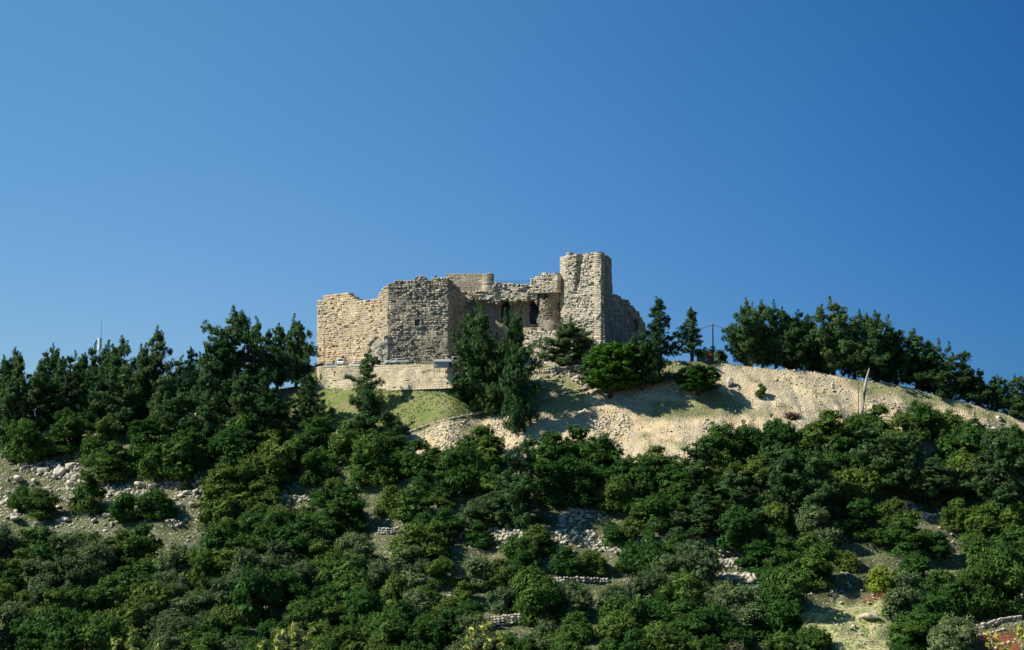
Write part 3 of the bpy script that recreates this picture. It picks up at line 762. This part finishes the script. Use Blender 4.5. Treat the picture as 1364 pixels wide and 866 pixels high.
OAK = [bush_mesh(100+i, M['oak'], 1.0, .2, (i % 4)*.5) for i in range(14)]
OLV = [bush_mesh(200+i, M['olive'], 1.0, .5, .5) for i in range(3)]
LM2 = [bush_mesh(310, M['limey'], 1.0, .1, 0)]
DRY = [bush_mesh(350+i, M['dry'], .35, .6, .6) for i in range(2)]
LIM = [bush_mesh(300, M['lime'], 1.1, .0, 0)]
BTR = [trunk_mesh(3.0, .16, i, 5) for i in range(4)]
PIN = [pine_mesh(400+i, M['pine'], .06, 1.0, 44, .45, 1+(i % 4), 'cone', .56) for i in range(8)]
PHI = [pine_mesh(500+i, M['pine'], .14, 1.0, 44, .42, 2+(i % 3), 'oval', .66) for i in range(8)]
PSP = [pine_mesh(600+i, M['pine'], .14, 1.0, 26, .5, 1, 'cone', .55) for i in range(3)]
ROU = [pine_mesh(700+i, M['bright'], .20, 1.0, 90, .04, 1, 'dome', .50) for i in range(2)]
PTR = [trunk_mesh(9.4, .17, 20+i, 12) for i in range(4)]

COUNT = 0
def plant(kind, px, Yb, z, wm, hm, label, group=None):
    global COUNT; COUNT += 1
    nm, meshes, tr, cat = {
        'oak': ('oak_bush', OAK, BTR, 'bush'), 'olive': ('olive_bush', OLV, BTR, 'bush'), 'dry': ('bare_bush', DRY, BTR, 'bush'), 'lime': ('bright_bush', LIM, BTR, 'bush'), 'limey': ('fresh_bush', LM2, BTR, 'bush'),
        'pine': ('pine_tree', PIN, PTR, 'tree'), 'high': ('pine_tree', PHI, PTR, 'tree'), 'sparse': ('pine_tree', PSP, PTR, 'tree'),
        'round': ('round_pine', ROU, PTR, 'tree')}[kind]
    base = P(px, 600, Yb); x = base.x; me = random.choice(meshes)
    root = thing(nm, label, cat, (x, Yb, z-.05), group, random.uniform(0, 6.28))
    root.scale = (wm/me['uw'], wm/me['uw'], hm/me['uh'])
    link('crown', me, root); link('trunk', random.choice(tr), root)
    return root
def at(px, row, Y=None):
    if Y is None:
        h = hit(px, row)
        if h is None: Y = float(np.interp(px, colpx, colY))+3
        else: return h.y, h.z
    b_ = P(px, row, Y); return Y, ground(b_.x, Y)
def tree(kind, px, base, top, wpx, label, Y=None, group=None):
    Y, z = at(px, base, Y)
    zt = zrow(top, Y); return plant(kind, px, Y, z, wpx*Y/F*1.05, max(2, zt-z), label, group)

# --- pines, left grove
LG = 'pines of the dark grove left of the castle'
lp = [ # kind px base top width Y label
('pine',5,562,478,44,505,'pine cut by the left edge of the picture, highest at that edge'),
('pine',22,562,467,50,503,'broad pine with a side shoot near the left edge'),
('high',57,556,464,42,512,'slim topped pine, first narrow spire right of the left edge'),
('pine',78,556,473,40,508,'dense pine right of the first narrow spire at left'),
('pine',92,554,474,36,514,'thin dark pine between two denser ones left of the antenna'),
('pine',107,554,476,44,507,'low shouldered pine just left of the white antenna'),
('pine',121,552,463,34,515,'narrow pine top directly left of the white antenna mast'),
('high',138,552,458,40,508,'pine whose top hides the foot of the white antenna'),
('high',160,556,454,60,503,'broad leafy pine right of the white antenna'),
('pine',207,562,440,56,501,'tall forked pine, tallest between the antenna and the highest pine'),
('pine',189,566,462,40,498,'pine behind the left shoulder of the tall forked pine'),
('pine',237,566,480,44,499,'pale grey green pine right of the tall forked pine'),
('sparse',254,560,465,34,506,'thin spire pine in the dip right of the tall forked pine'),
('pine',273,562,470,44,502,'pine in the dip left of the highest pine'),
('high',304,558,418,74,500,'highest pine of the left grove with a twin top'),
('pine',296,572,450,66,494,'lower pine leaning against the front of the highest pine'),
('pine',341,540,430,40,508,'dark spire pine right of the highest pine'),
('high',368,536,436,50,507,'left pine of the pair nearest the castle'),
('high',393,536,428,56,505,'right pine of the pair nearest the castle'),
('pine',409,574,500,50,None,'small pine standing below the left end of the retaining wall'),
('pine',322,594,498,56,None,'bushy pine in front of the grove below the dark spire'),
('pine',352,566,494,50,None,'shorter pine below the pair nearest the castle'),
('pine',278,586,492,54,None,'front pine below the dip of the left grove'),
('pine',240,598,522,56,None,'light green front pine above the rounded oaks at left'),
('pine',212,586,500,48,None,'front pine beneath the tall forked pine'),
('pine',165,578,486,58,None,'front pine beneath the broad leafy pine'),
('pine',128,574,492,50,None,'front pine beneath the white antenna'),
('pine',88,566,496,52,None,'front pine between the two dark rounded oaks and the spire'),
('pine',50,570,494,54,None,'front pine over the leftmost rounded oak'),
('pine',12,588,510,56,None,'front pine at the left edge of the picture'),
('round',199,596,560,44,None,'small umbrella shaped pine with bare trunk in the left clearing'),
('pine',345,600,535,44,None,'young pine at the lower right of the left grove'),
]
for k, px, ba, to, wd, Y, lab in lp: tree(k, px, ba, to, wd, lab, Y, LG)
MG = 'pines in front of the castle'
for k, px, ba, to, wd, Y, lab in [
('sparse',487,560,470,50,None,'open branched pine standing before the retaining wall'),
('pine',490,600,520,60,None,'dense low pine under the open branched pine'),
('pine',520,600,548,40,None,'small pine at the fence end below the retaining wall'),
('high',643,546,409,64,None,'big dark pine left of the castle arches'),
('high',691,548,411,40,None,'big dark pine right half of the clump under the arches'),
('pine',691,576,462,44,None,'tall grey green pine standing alone in front of the clump'),
('pine',652,552,448,54,None,'mid height pine in the heart of the clump before the castle'),
('pine',622,534,488,52,None,'low light green pine at the left foot of the clump'),
('high',749,486,427,62,490,'pine against the foot of the tall tower'),
('round',813,529,457,64,None,'bright green dome shaped pine right below the tall tower'),
('high',855,522,444,46,None,'dark pine directly right of the bright dome shaped pine'),
('high',872,514,456,38,None,'dark pine behind the right of the pair beside the dome shaped pine'),
('sparse',881,482,399,54,492,'open pine with thin crown right of the castle'),
('sparse',923,483,411,48,491,'open pine left of the red roofed hut'),
]: tree(k, px, ba, to, wd, lab, Y, MG)
tree('round', 931, 527, 487, 50, 'small round green tree casting its shadow on the bare slope')
RG = 'pines along the right ridge'
for k, px, ba, to, wd, Y, lab in [
('high',995,483,403,44,495,'first pine of the right ridge, nearest the utility pole'),
('high',1017,485,406,46,500,'second pine of the right ridge'),
('high',1036,487,410,50,497,'third pine of the right ridge with a slim top'),
('high',1061,489,418,52,498,'round shouldered pine left of the gap in the right ridge'),
('high',1084,492,424,40,504,'low pine filling the gap in the right ridge'),
('high',1112,497,404,64,496,'tallest pine on the middle of the right ridge'),
('high',1140,500,420,44,506,'pine behind the right shoulder of the tallest ridge pine'),
('high',1166,506,420,64,496,'wide dark pine just above the bleached trunk'),
('high',1196,512,438,56,500,'pine right of the wide dark ridge pine'),
('high',1224,518,442,56,498,'last full sized pine before the ridge drops'),
('high',1246,526,456,40,505,'pine behind the light green pine on the falling ridge'),
('pine',1268,530,470,56,494,'light green pine on the falling right ridge'),
('high',1290,536,482,34,500,'slim pine right of the light green ridge pine'),
('high',1308,541,494,34,496,'small pine on the falling ridge, second from the right edge clump'),
('high',1330,548,502,36,496,'small pine left of the right edge clump'),
('pine',1354,560,502,36,494,'left pine of the clump at the right edge'),
('pine',1368,564,500,36,496,'pine cut by the right edge of the picture'),
('high',1002,487,425,40,510,'pine deep behind the first two ridge pines'),
('high',1050,490,425,40,512,'pine deep behind the third ridge pine'),
('high',1100,497,432,40,510,'pine deep behind the tallest ridge pine'),
('high',1180,510,448,44,512,'pine deep behind the wide dark ridge pine'),
]: tree(k, px, ba, to, wd*(1.08 if px > 1000 else 1.0), lab, Y, RG)
LPG = 'pines among the lower bushes'
for k, px, ba, to, wd, lab in [
('pine',689,702,585,76,'tall grey pine rising from the bushes below the bare slope'),
('pine',668,700,650,60,'low light pine at the left foot of the tall grey pine'),
('pine',926,660,583,66,'soft grey green pine at the middle right of the slope'),
('pine',934,716,652,66,'light pine above the stony strip right of centre'),
('pine',1041,690,590,72,'dark pine left of the twin pines at lower right'),
('pine',1085,694,600,72,'pine below the brown burnt bush at lower right'),
('pine',1160,660,570,72,'pale pine in the upper bushes below the bleached trunk'),
('pine',1238,676,610,66,'bright layered pine right of the middle in the lower right wood'),
('pine',1334,686,572,92,'large soft pine near the right edge'),
('pine',985,700,630,64,'dark pine right of the stony strip'),
('pine',1205,660,575,50,'narrow pine left of the bright layered pine'),
]: tree(k, px, ba, to, wd, lab, None, LPG)

# --- bushes: crown centre, radius (image pixels)
hand = [(34,590,29),(86,579,29),(145,574,15),(128,605,18),(152,618,27),(184,610,22),(226,612,32),(257,603,24),(311,599,28),(328,578,24),(116,668,19),(56,673,20),(28,668,15),(166,680,17),(208,673,22),(300,652,32),(330,641,28),(296,687,24),(249,645,7),
(361,620,28),(358,578,24),(403,602,25),(428,581,24),(471,588,32),(421,627,22),(495,613,28),(446,648,12),(428,662,14),(485,632,18),(524,602,25),(510,627,22),(559,613,26),(598,620,20),(520,673,18),(549,672,25),(566,648,18),(460,680,30),(411,691,18),(379,691,22),(594,698,20),(566,701,16),(651,655,22),(622,633,28),(644,599,28),(637,715,16),
(735,605,27),(770,602,28),(800,610,24),(762,645,33),(803,645,25),(733,650,25),(835,631,24),(874,613,20),(821,662,22),(878,684,26),(850,690,14),(818,716,15),(836,712,13),(864,716,8),(900,640,24),(963,595,30),(998,592,26),(860,640,22),(960,640,28),(983,712,26),(1008,744,22),(902,733,18),(715,719,22),(694,743,22),(754,747,20),(786,751,20),(856,743,26),
(1040,588,22),(1072,592,24),(1106,570,28),(1140,582,22),(1172,572,24),(1200,590,24),(1228,566,24),(1254,570,26),(1280,592,28),(1298,572,13),(1320,600,22),(1350,596,22),(1120,620,28),(1190,622,30),(1285,640,28),(1010,640,28),(1060,640,26),(1130,650,26),
(1143,694,25),(1189,690,26),(1207,718,26),(1246,728,18),(1274,689,20),(1352,697,25),(1348,729,26),(1076,757,32),(1124,748,16),(1214,764,20),(1250,793,28),(1245,832,32),(1212,842,28),(1315,785,38),(1284,797,30),(1040,790,28),(1034,830,30),(1083,854,22),(1300,735,20),(1330,755,22),(995,600,20),(1190,770,9)]
handO = [(633,684,20),(927,754,24),(1205,802,28),(715,690,0),(100,735,26),(545,760,24),(470,735,20),(640,765,22),(760,800,24),(960,810,26),(372,745,24),(240,755,24),(1100,612,20),(300,800,28),(670,800,20),(860,790,22)]
clear = [[(-20,616),(60,640),(120,628),(270,630),(275,700),(-20,700)], PATH, [(1128,735),(1225,748),(1340,742),(1340,768),(1225,778),(1128,770)],
 [(1175,668),(1262,672),(1262,700),(1175,690)],[(690,672),(850,676),(870,712),(845,735),(740,732),(640,712)],[(900,718),(960,722),(1020,770),(1005,790),(935,760)],
 [(460,645),(535,650),(530,670),(470,690)],[(366,648),(420,645),(428,690),(375,686)],[(600,712),(700,722),(690,742),(560,738)],[(1290,845),(1364,830),(1364,866),(1290,866)],
 [(1330,775),(1364,775),(1364,808),(1335,805)],[(725,764),(812,764),(812,780),(725,780)],[(648,812),(695,812),(695,836),(648,836)],
 [(505,570),(700,500),(1364,500),(1364,555),(1100,545),(900,600),(840,612),(700,585),(600,605)],
 [(0,0),(1364,0),(1364,560),(0,560)],[(60,560),(270,560),(270,640),(60,640)],[(500,696),(535,696),(535,716),(500,716)]]
bushes = [(x, y, r_, 'oak') for x, y, r_ in hand]+[(x, y, r_, 'olive') for x, y, r_ in handO if r_]
bushes += [(1313,703,30,'limey'), (1170,772,19,'lime'), (620,790,14,'limey')]
tries = 0
occ = [(x, y, r_) for x, y, r_, _ in bushes]
while tries < 20000 and len(bushes) < 297:
    tries += 1
    x = random.uniform(-15, 1380); y = random.uniform(640, 885); r_ = random.choice([13, 16, 20, 24, 28])*(1+(y-760)/700)
    dense = (x < 730 and y > 700) or (x < 1062 and y > 785)
    if not dense and random.random() < .65: continue
    if dense: r_ = random.choice([19, 23, 27, 31])
    if x < 280 and y < 705: continue
    if any(inpoly(np.array(x+dx_*r_), np.array(y+dy_*r_), c_) for c_ in clear for dx_, dy_ in ((0,0),(0,.8),(0,-1.0),(.7,-.5),(-.7,-.5))): continue
    if any(((x-a_)/1.0)**2+((y-b_)*1.25)**2 < ((.53 if dense else .58)*(r_+c_))**2 for a_, b_, c_ in occ): continue
    occ.append((x, y, r_)); kd_ = random.random(); bushes.append((x, y, r_*(.75 if kd_ < .03 else 1), 'dry' if kd_ < .03 else 'olive' if kd_ < .2 else 'oak'))
bands = [(0, 600, 'highest row'), (600, 640, 'second highest row'), (640, 680, 'third highest row'), (680, 720, 'fourth highest row'),
         (720, 760, 'fourth lowest row'), (760, 800, 'third lowest row'), (800, 840, 'second lowest row'), (840, 2000, 'bottom edge row')]
ORD = lambda n: f"{n}{'th' if 10 <= n % 100 <= 20 else {1:'st',2:'nd',3:'rd'}.get(n % 10,'th')}"
for lo, hi, bn in bands:
    row_ = sorted([b_ for b_ in bushes if lo <= b_[1] < hi])
    for i, (x, y, r_, kd) in enumerate(row_):
        size = 'small' if r_ < 16 else 'mid sized' if r_ < 24 else 'large'
        look = {'oak': 'dark green', 'olive': 'grey green', 'lime': 'bright yellow green', 'limey': 'fresh yellowish green', 'dry': 'sparse brownish'}[kd]
        kk = kd
        Y, z = at(x, min(y+r_*.85, 930))
        lab = f'{size} {look} bush, {ORD(i+1)} from the left in the {bn}'
        if kd == 'lime': lab = 'bright yellow green round bush above the track at lower right'
        if (x, y) == (34, 590): lab = 'leftmost big rounded dark oak at the edge of the left clearing'
        if (x, y) == (86, 579): lab = 'big rounded dark oak right of the leftmost one'
        hf = random.uniform(.85, 1.15)
        if (x, y) == (116, 668): hf = 1.5
        plant(kk, x, Y, z, 2.12*r_*Y/F, 1.98*r_*Y/F*hf, lab, 'bushes covering the lower slope')
tree('oak', 1014, 529, 511, 14, 'tiny green bush alone on the tan slope right of the pale boulder')

# brown burnt bush
h = hit(1055, 559)
q = MB(); r = random.Random(3)
for k in range(240):
    an = r.uniform(0, 6.28); l = r.uniform(1.2, 2.6); e = r.uniform(.2, 1.3)
    s_ = Vector((r.uniform(-1.2, 1.2), r.uniform(-1, 1), 0)); v = s_+Vector((math.cos(an)*math.cos(e)*l, math.sin(an)*math.cos(e)*l, math.sin(e)*l*.9))
    q.tube([s_, v], [.13, .07], 3)
tag(q.build('dead_bush', M['brown'], None, h), 'brown leafless bush on the bare slope left of the bleached trunk', 'bush')
# light-brown bare twigs in the grove edge
# low herbs (uncountable)
wl = (1-st_*.93)*(1+2*(sg > .9))*(sy > 362)*np.clip(fbm(sx/6, sy/6, 97)*2.5+.5, .02, 1)
wl = wl/wl.sum(); n_ = 13000; ii = rng.choice(len(sx), n_, p=wl)
x = sx[ii]+rng.uniform(-.4, .4, n_); y = sy[ii]+rng.uniform(-.4, .4, n_); z = terrain(x, y)
V, Fs, T = leaves(np.stack([x, y, z+.12], 1), rng.uniform(.12, .5, n_)*np.where(a_gr[sub].ravel()[ii] > .9, .5, 1), 9, .17, seed=5, inner=.2)
tag(link('ground_herbs', new_mesh('ground_herbs', V, Fs, M['tuft'], False, {'tint': T}, uniform=4)), 'low green herbs and tufts covering the ground between stones', 'ground cover', kind='stuff')

# yellowing saplings on the near slope (tops show at the bottom edge)
def sapling(px, toprow, Y, label, seed, n=3):
    r = np.random.default_rng(seed); g = ground(P(px, 860, Y).x, Y); zt = zrow(toprow, Y); H = zt-g
    root = thing('young_tree', label, 'tree', (P(px, 860, Y).x, Y, g), 'yellowing young trees at the bottom edge')
    q = MB(); cs = []
    for k in range(n):
        dx = (k-(n-1)/2)*.9*Y/100; hh_ = H*(1 if k == n//2 else r.uniform(.93, .985))
        q.tube([(dx*.2, 0, -.3), (dx*.6, 0, H*.5), (dx, 0, hh_)], [.12, .07, .02], 5)
        for j in range(26):
            t_ = 1-.22*j/26*r.uniform(.8, 1.2); an = r.uniform(0, 6.28); l = r.uniform(.05, .30)*(1.2-t_+.5)
            e = Vector((dx+math.cos(an)*l, math.sin(an)*l, hh_*t_+l*.5)); q.tube([(dx, 0, hh_*t_-.05), e], [.02, .01], 3); cs.append(tuple(e))
    link('trunk', new_mesh('trunk', q.V, q.F, M['deadwood'], False, {'tint': q.T}), root)
    V, Fs, T = leaves(cs, [.13]*len(cs), 7, .085, seed=seed, inner=.2, stretch=1.5)
    link('crown', new_mesh('crown', V, Fs, M['yellow'], False, {'tint': T}, uniform=4), root)
sapling(165, 838, 70, 'thin sapling with yellow leaves, leftmost at the bottom edge', 1, 2)
sapling(196, 860, 70, 'yellow leaf tips just right of the leftmost sapling at the bottom edge', 2, 2)
sapling(381, 831, 70, 'yellow leaved sapling shoots at the bottom edge left of centre', 3, 4)
sapling(648, 833, 70, 'yellow leaved sapling at the bottom edge near the centre', 4, 3)
sapling(1352, 835, 70, 'pale green sapling shoots in the bottom right corner', 5, 4)

# ------------------------------------------------------------------ dead trunk, poles, fences
h = hit(1148, 560); Yd = h.y-1.5
q = MB(); pts = []; rr = []
for t_, px, row, w_ in ((0,1146,572,7.5),(1,1147,555,7),(2,1149,540,6.5),(3,1151,525,6),(4,1153,513,5.2),(5,1155,502,4.6),(6,1157,494,3.2),(7,1158,490,1.0)):
    pts.append(P(px+random.uniform(-.5, .5), row, Yd)-h); rr.append(w_*random.uniform(.6, .95)*Yd/F/2)
q.tube(pts, rr, 10)
q.tube([P(1151, 524, Yd)-h, P(1154.5, 518, Yd)-h], [.28, .06], 6)
dt = thing('dead_tree', 'bleached grey dead trunk leaning on the slope below the ridge pines', 'tree', h)
link('trunk', new_mesh('trunk', q.V, q.F, M['deadwood'], True, {'tint': q.T}), dt)

def pole(px, base, top, Y, label, rad=.10, name='pole', m='wood', cross=False, lamps=()):
    Y, z = at(px, base, Y); x = P(px, base, Y).x; H = zrow(top, Y)-z
    root = thing(name, label, 'pole', (x, Y, z)); q = MB(); q.tube([(0,0,-.3),(0,0,H)], [rad*1.2, rad*.8], 8); q.build('post', M[m], root)
    if cross:
        q = MB(); q.box(-1.0, 1.0, -.08, .08, H-.75, H-.58); q.build('crossarm', M[m], root)
        for k in (-.85, -.3, .3, .85):
            q = MB(); q.tube([(k,0,H-.58),(k,0,H-.35)], .07, 6); q.build('insulator', M['lamp'], root)
    for lz in lamps:
        q = MB(); q.box(-.32, .32, -.5, .0, H*lz-.16, H*lz+.16); q.build('lamp_head', M['lamp'], root)
    return Vector((x, Y, z+H))
tip = pole(950, 483, 431, 493, 'dark wooden utility pole beside the red roofed hut', .2, 'utility_pole', 'wood', True)
pole(545, 487, 438, 484, 'thin dark lamp pole before the keep tower', .10, 'lamp_pole', 'iron', lamps=(.62, .2))
pole(601, 487, 455, 482, 'thin pole beside the white roofed kiosk', .10, 'pole', 'iron')
pole(762, 512, 455, 484, 'rusty lamp pole in front of the tall tower', .14, 'lamp_pole', 'iron', lamps=(.99, .8, .6))
pole(719, 498, 452, 487, 'thin grey pole before the pale revetment', .09, 'pole', 'iron')
pole(1144, 560, 506, None, 'slim upright post left of the bleached trunk', .12, 'post', 'wood')
pole(1154, 562, 538, None, 'short post right of the bleached trunk', .12, 'post', 'wood')
def wire(a_, b_, sag, label, rad=.03, n=14, m='iron'):
    pts = [a_.lerp(b_, k/n)-Vector((0, 0, 4*sag*(k/n)*(1-k/n))) for k in range(n+1)]
    q = MB(); q.tube([p_-a_ for p_ in pts], rad, 5); tag(q.build('overhead_wire', M[m], None, a_), label, 'wire')
wire(tip-Vector((.8,0,.4)), P(893, 445, 500), 1.0, 'overhead wire running left from the utility pole', .055)
wire(tip+Vector((.8,0,-.4)), P(1010, 446, 497), 1.0, 'overhead wire running right from the utility pole into the pines', .055)
for k, rr_ in enumerate((444.5, 447, 449.5)):
    wire(P(350, rr_-1, 512), P(424, rr_, 514), .2, ['upper','middle','lower'][k]+' pale cable between the pines and the west castle wall', .028, m='concrete')

def fence(pts, n, label, hgt=1.9):
    hs_ = [hit(*p_) for p_ in pts]; hs_ = [h_ for h_ in hs_ if h_]
    root = thing('wire_fence', label, 'fence', hs_[0]); L = [0]
    for a_, b_ in zip(hs_, hs_[1:]): L.append(L[-1]+(b_-a_).length)
    tips = []
    for k in range(n):
        s_ = L[-1]*k/(n-1); i = min(len(hs_)-2, max(j for j in range(len(hs_)-1) if L[j] <= s_+1e-6)); f_ = (s_-L[i])/(L[i+1]-L[i])
        p_ = hs_[i].lerp(hs_[i+1], f_); p_.z = ground(p_.x, p_.y); lean = Vector((random.uniform(-.08, .08), 0, 0))
        q = MB(); o_ = p_-hs_[0]; q.tube([o_-Vector((0,0,.2)), o_+Vector((0,0,hgt))+lean], .085, 6); q.build('post', M['wood'], root); tips.append(o_+Vector((0,0,hgt)))
    q = MB()
    for a_, b_ in zip(tips, tips[1:]):
        for dz in (.1, .7, 1.3): q.tube([a_-Vector((0,0,dz)), b_-Vector((0,0,dz))], .018, 3)
    q.build('wires', M['iron'], root)
fence([(530,585),(570,572),(589,564),(612,560),(635,553),(668,546)], 7, 'wire fence along the lower edge of the green grass')
fence([(715,535),(745,528),(778,520),(800,514)], 4, 'wire fence below the ledge under the tall tower')
fence([(942,525),(977,534),(1008,540),(1040,545),(1066,550)], 5, 'wire fence crossing the bare slope below the pale boulder')

# antenna
Y, z = at(131, 545, 522); ant = thing('antenna', 'white twin cylinder antenna with thin whip rising above the pines', 'antenna', (P(131, 545, 522).x, 522, z))
q = MB(); q.tube([(0,0,0),(0,0,zrow(466,522)-z)], .22, 8); q.build('mast', M['concrete'], ant)
for a_, b_ in ((466, 458.5), (457.8, 450.5)):
    q = MB(); q.tube([(0,0,zrow(a_,522)-z),(0,0,zrow(b_,522)-z)], .62, 14); q.build('radome', M['white'], ant)
q = MB(); q.tube([(.35,0,zrow(452,522)-z),(.35,0,zrow(438,522)-z),(.4,0,zrow(427,522)-z)], [.09,.06,.03], 6); q.build('whip', M['iron'], ant)

# ------------------------------------------------------------------ cars on the terrace
def car(px, Y, rz, kind, mt, label, base=None):
    z = ground(P(px, 488, Y).x, Y) if base is None else base
    root = thing({'van': 'parked_van', 'car': 'parked_car', 'pickup': 'pickup_truck'}[kind], label, 'van' if kind == 'van' else 'car', (P(px, 488, Y).x, Y, z), 'vehicles parked on the castle terrace', rz)
    if kind == 'van':
        prof = [(-2.3,.35),(2.3,.35),(2.35,1.0),(2.15,1.25),(1.75,2.0),(1.6,2.1),(-2.2,2.12),(-2.35,1.9)]; wd = .95
        win = [[(.6,1.25),(1.85,1.25),(1.55,1.88),(.6,1.88)], [(-2.0,1.25),(.4,1.25),(.4,1.88),(-2.0,1.88)]]; ws = [(2.10,1.30),(1.80,1.95)]
    else:
        prof = [(-2.1,.35),(2.1,.35),(2.15,.75),(2.0,.88),(1.0,.98),(.45,1.42),(.3,1.47),(-1.1,1.47),(-1.5,1.38),(-2.0,.98),(-2.15,.9)]; wd = .85
        win = [[(-.2,1.0),(.85,1.0),(.38,1.36),(-.2,1.36)], [(-1.65,1.0),(-.3,1.0),(-.3,1.36),(-1.35,1.36)]]; ws = [(.98,1.02),(.47,1.39)]
    q = MB(); q.prism(prof, -wd, wd); o = q.build('body', M[mt], root)
    bv = o.modifiers.new('bevel', 'BEVEL'); bv.width = .08; bv.segments = 2
    for wv in win:
        for sy_ in (-1, 1):
            q = MB(); q.prism(wv, sy_*(wd+.004)-.01, sy_*(wd+.004)+.01); q.build('side_window', M['glass'], root)
    (xa, za), (xb, zb) = ws; q = MB()
    q.add([(xa+.03,-wd+.12,za),(xa+.03,wd-.12,za),(xb+.03,wd-.16,zb),(xb+.03,-wd+.16,zb),(xa-.03,-wd+.12,za),(xa-.03,wd-.12,za),(xb-.03,wd-.16,zb),(xb-.03,-wd+.16,zb)], [(0,1,2,3),(7,6,5,4),(0,4,5,1),(3,2,6,7),(1,5,6,2),(0,3,7,4)])
    q.build('windscreen', M['glass'], root)
    for xx in (-1.35, 1.35):
        for sy_ in (-1, 1):
            q = MB(); q.tube([(xx, sy_*wd-.1, .33), (xx, sy_*wd+.1, .33)], .33, 14); wo = q.build('wheel', M['tyre'], root)
            q = MB(); q.tube([(xx, sy_*wd-.12, .33), (xx, sy_*wd+.12, .33)], .18, 10); q.build('rim', M['lamp'], wo)
    for sy_ in (-1, 1):
        q = MB(); q.box(2.1, 2.2, sy_*wd*.75-.15, sy_*wd*.75+.15, .68, .85); q.build('headlight', M['lamp'], root)
def tz(px, Y): return ZT
B0 = ZT+.05
car(456, 500.5, R(-100), 'van', 'white', 'white van facing the camera in front of the small doorway of the west wall', B0+.5)
car(441, 503, R(160), 'car', 'silver', 'silver blue car left of the white van on the terrace', B0)
car(426, 506, R(165), 'car', 'dark', 'dark car at the left end of the terrace', B0)
car(475, 499, R(170), 'car', 'white', 'white car right of the white van, behind the open branched pine', B0)
car(524, 488.0, R(178), 'car', 'white', 'white car with dark windows near the corner of the keep tower', B0+.25)
car(536, 487.0, R(0), 'car', 'white', 'white car just right of another, below the keep tower', B0+.25)
car(610, 485, R(200), 'van', 'white', 'white van right of the white roofed kiosk', B0)
car(622, 482.0, R(250), 'car', 'red', 'red car half hidden by the pine clump, right of the kiosk', B0-.4)
car(634, 488, R(250), 'car', 'white', 'white car at the edge of the pine clump right of the red one', B0-.4)

# kiosk on its iron frame
kY = 471.8; kx0 = P(578.5, 488, kY).x; kx1 = P(601, 488, kY).x; zt_ = zrow(481.5, kY); zb_ = zrow(489, kY); zf = zrow(503, kY)
kc = ((kx0+kx1)/2, kY, zf); kio = thing('kiosk', 'white roofed kiosk with blue panel hung on an iron frame over the retaining wall', 'kiosk', kc)
hw = (kx1-kx0)/2
q = MB(); q.add([(-hw-.3,-1.3,zt_-zf-.1),(hw+.2,-1.3,zt_-zf-.1),(hw+.2,1.4,zt_-zf+.1),(-hw-.3,1.4,zt_-zf+.1),(-hw+.1,-.9,zt_-zf+.45),(hw-.3,-.9,zt_-zf+.6),(hw-.3,1.0,zt_-zf+.7),(-hw+.1,1.0,zt_-zf+.55)],
   [(0,3,2,1),(4,5,6,7),(0,1,5,4),(1,2,6,5),(2,3,7,6),(3,0,4,7)]); q.build('roof', M['concrete'], kio)
q = MB(); q.box(-hw, hw*.72, -.98, -.86, zb_-zf, zt_-zf-.1); q.build('front_panel', M['bluepanel'], kio)
q = MB(); q.box(-hw+.75, -hw+2.2, -1.02, -.985, zb_-zf+.25, zt_-zf-.45); q.build('panel_picture', M['silver'], kio)
q = MB(); q.box(hw*.72, hw, -.95, 1.0, zb_-zf, zt_-zf-.1); q.build('side_wall', M['dark'], kio)
for xx in (-hw, -hw*.33, hw*.33, hw):
    q = MB(); q.box(xx-.06, xx+.06, -1.0, -.88, 0, zb_-zf); q.build('frame_post', M['iron'], kio)
for zz in (0, (zb_-zf)*.55, zb_-zf-.08):
    q = MB(); q.box(-hw, hw, -1.03, -.93, zz-.05, zz+.05); q.build('frame_rail', M['iron'], kio)
q = MB(); q.box(-hw, hw, -.9, 1.2, zb_-zf-.15, zb_-zf-.02); q.build('floor', M['concrete'], kio)

# red-roofed hut
Yh = 503; x0, x1 = P(928, 480, Yh).x, P(952, 480, Yh).x; zg = ground(x0, Yh); cxh = (x0+x1)/2; hw = (x1-x0)/2
zr = zrow(474, Yh)-zg
hut = thing('hut', 'small dark hut with a red tiled roof on the crest beside the utility pole', 'hut', (cxh, Yh, zg))
q = MB(); q.box(-hw+.3, hw-.3, -1.6, 2.4, -.5, zr); q.build('wall', M['plaster'], hut)
q = MB(); q.prism([(-hw-.3, zr), (hw+.2, zr), (hw-.9, zr+1.0), (-hw+.9, zr+1.0)], -2.1, 2.9); q.build('roof', M['roof'], hut)
q = MB(); q.box(-hw+.3, -hw+.9, -1.72, -1.61, -.3, zr-.1); q.build('pillar', M['pale'], hut)
q = MB(); q.box(-.4, .4, -1.64, -1.605, .9, 1.7); q.build('window', M['lamp'], hut)
q = MB(); q.box(1.2, 2.0, -1.64, -1.605, -.2, 1.7); q.build('door', M['dark'], hut)
for px_, lab in ((962, 'small white block on the crest right of the utility pole'), (968, 'pale low post on the crest right of the white block')):
    Y_, z_ = at(px_, 484, 494); q = MB(); q.prismz([(-.35,-.3),(.35,-.3),(.3,.35),(-.3,.3)], -.2, .7 if px_ == 962 else 1.2, .9); tag(q.build('marker_stone', M['pale'], None, (P(px_, 484, 494).x, 494, z_)), lab, 'stone')
tree('olive', 961, 484, 466, 17, 'small grey green bush on the crest behind the utility pole', 500)
print('PLANTS', COUNT, 'BUSHES', len(bushes))
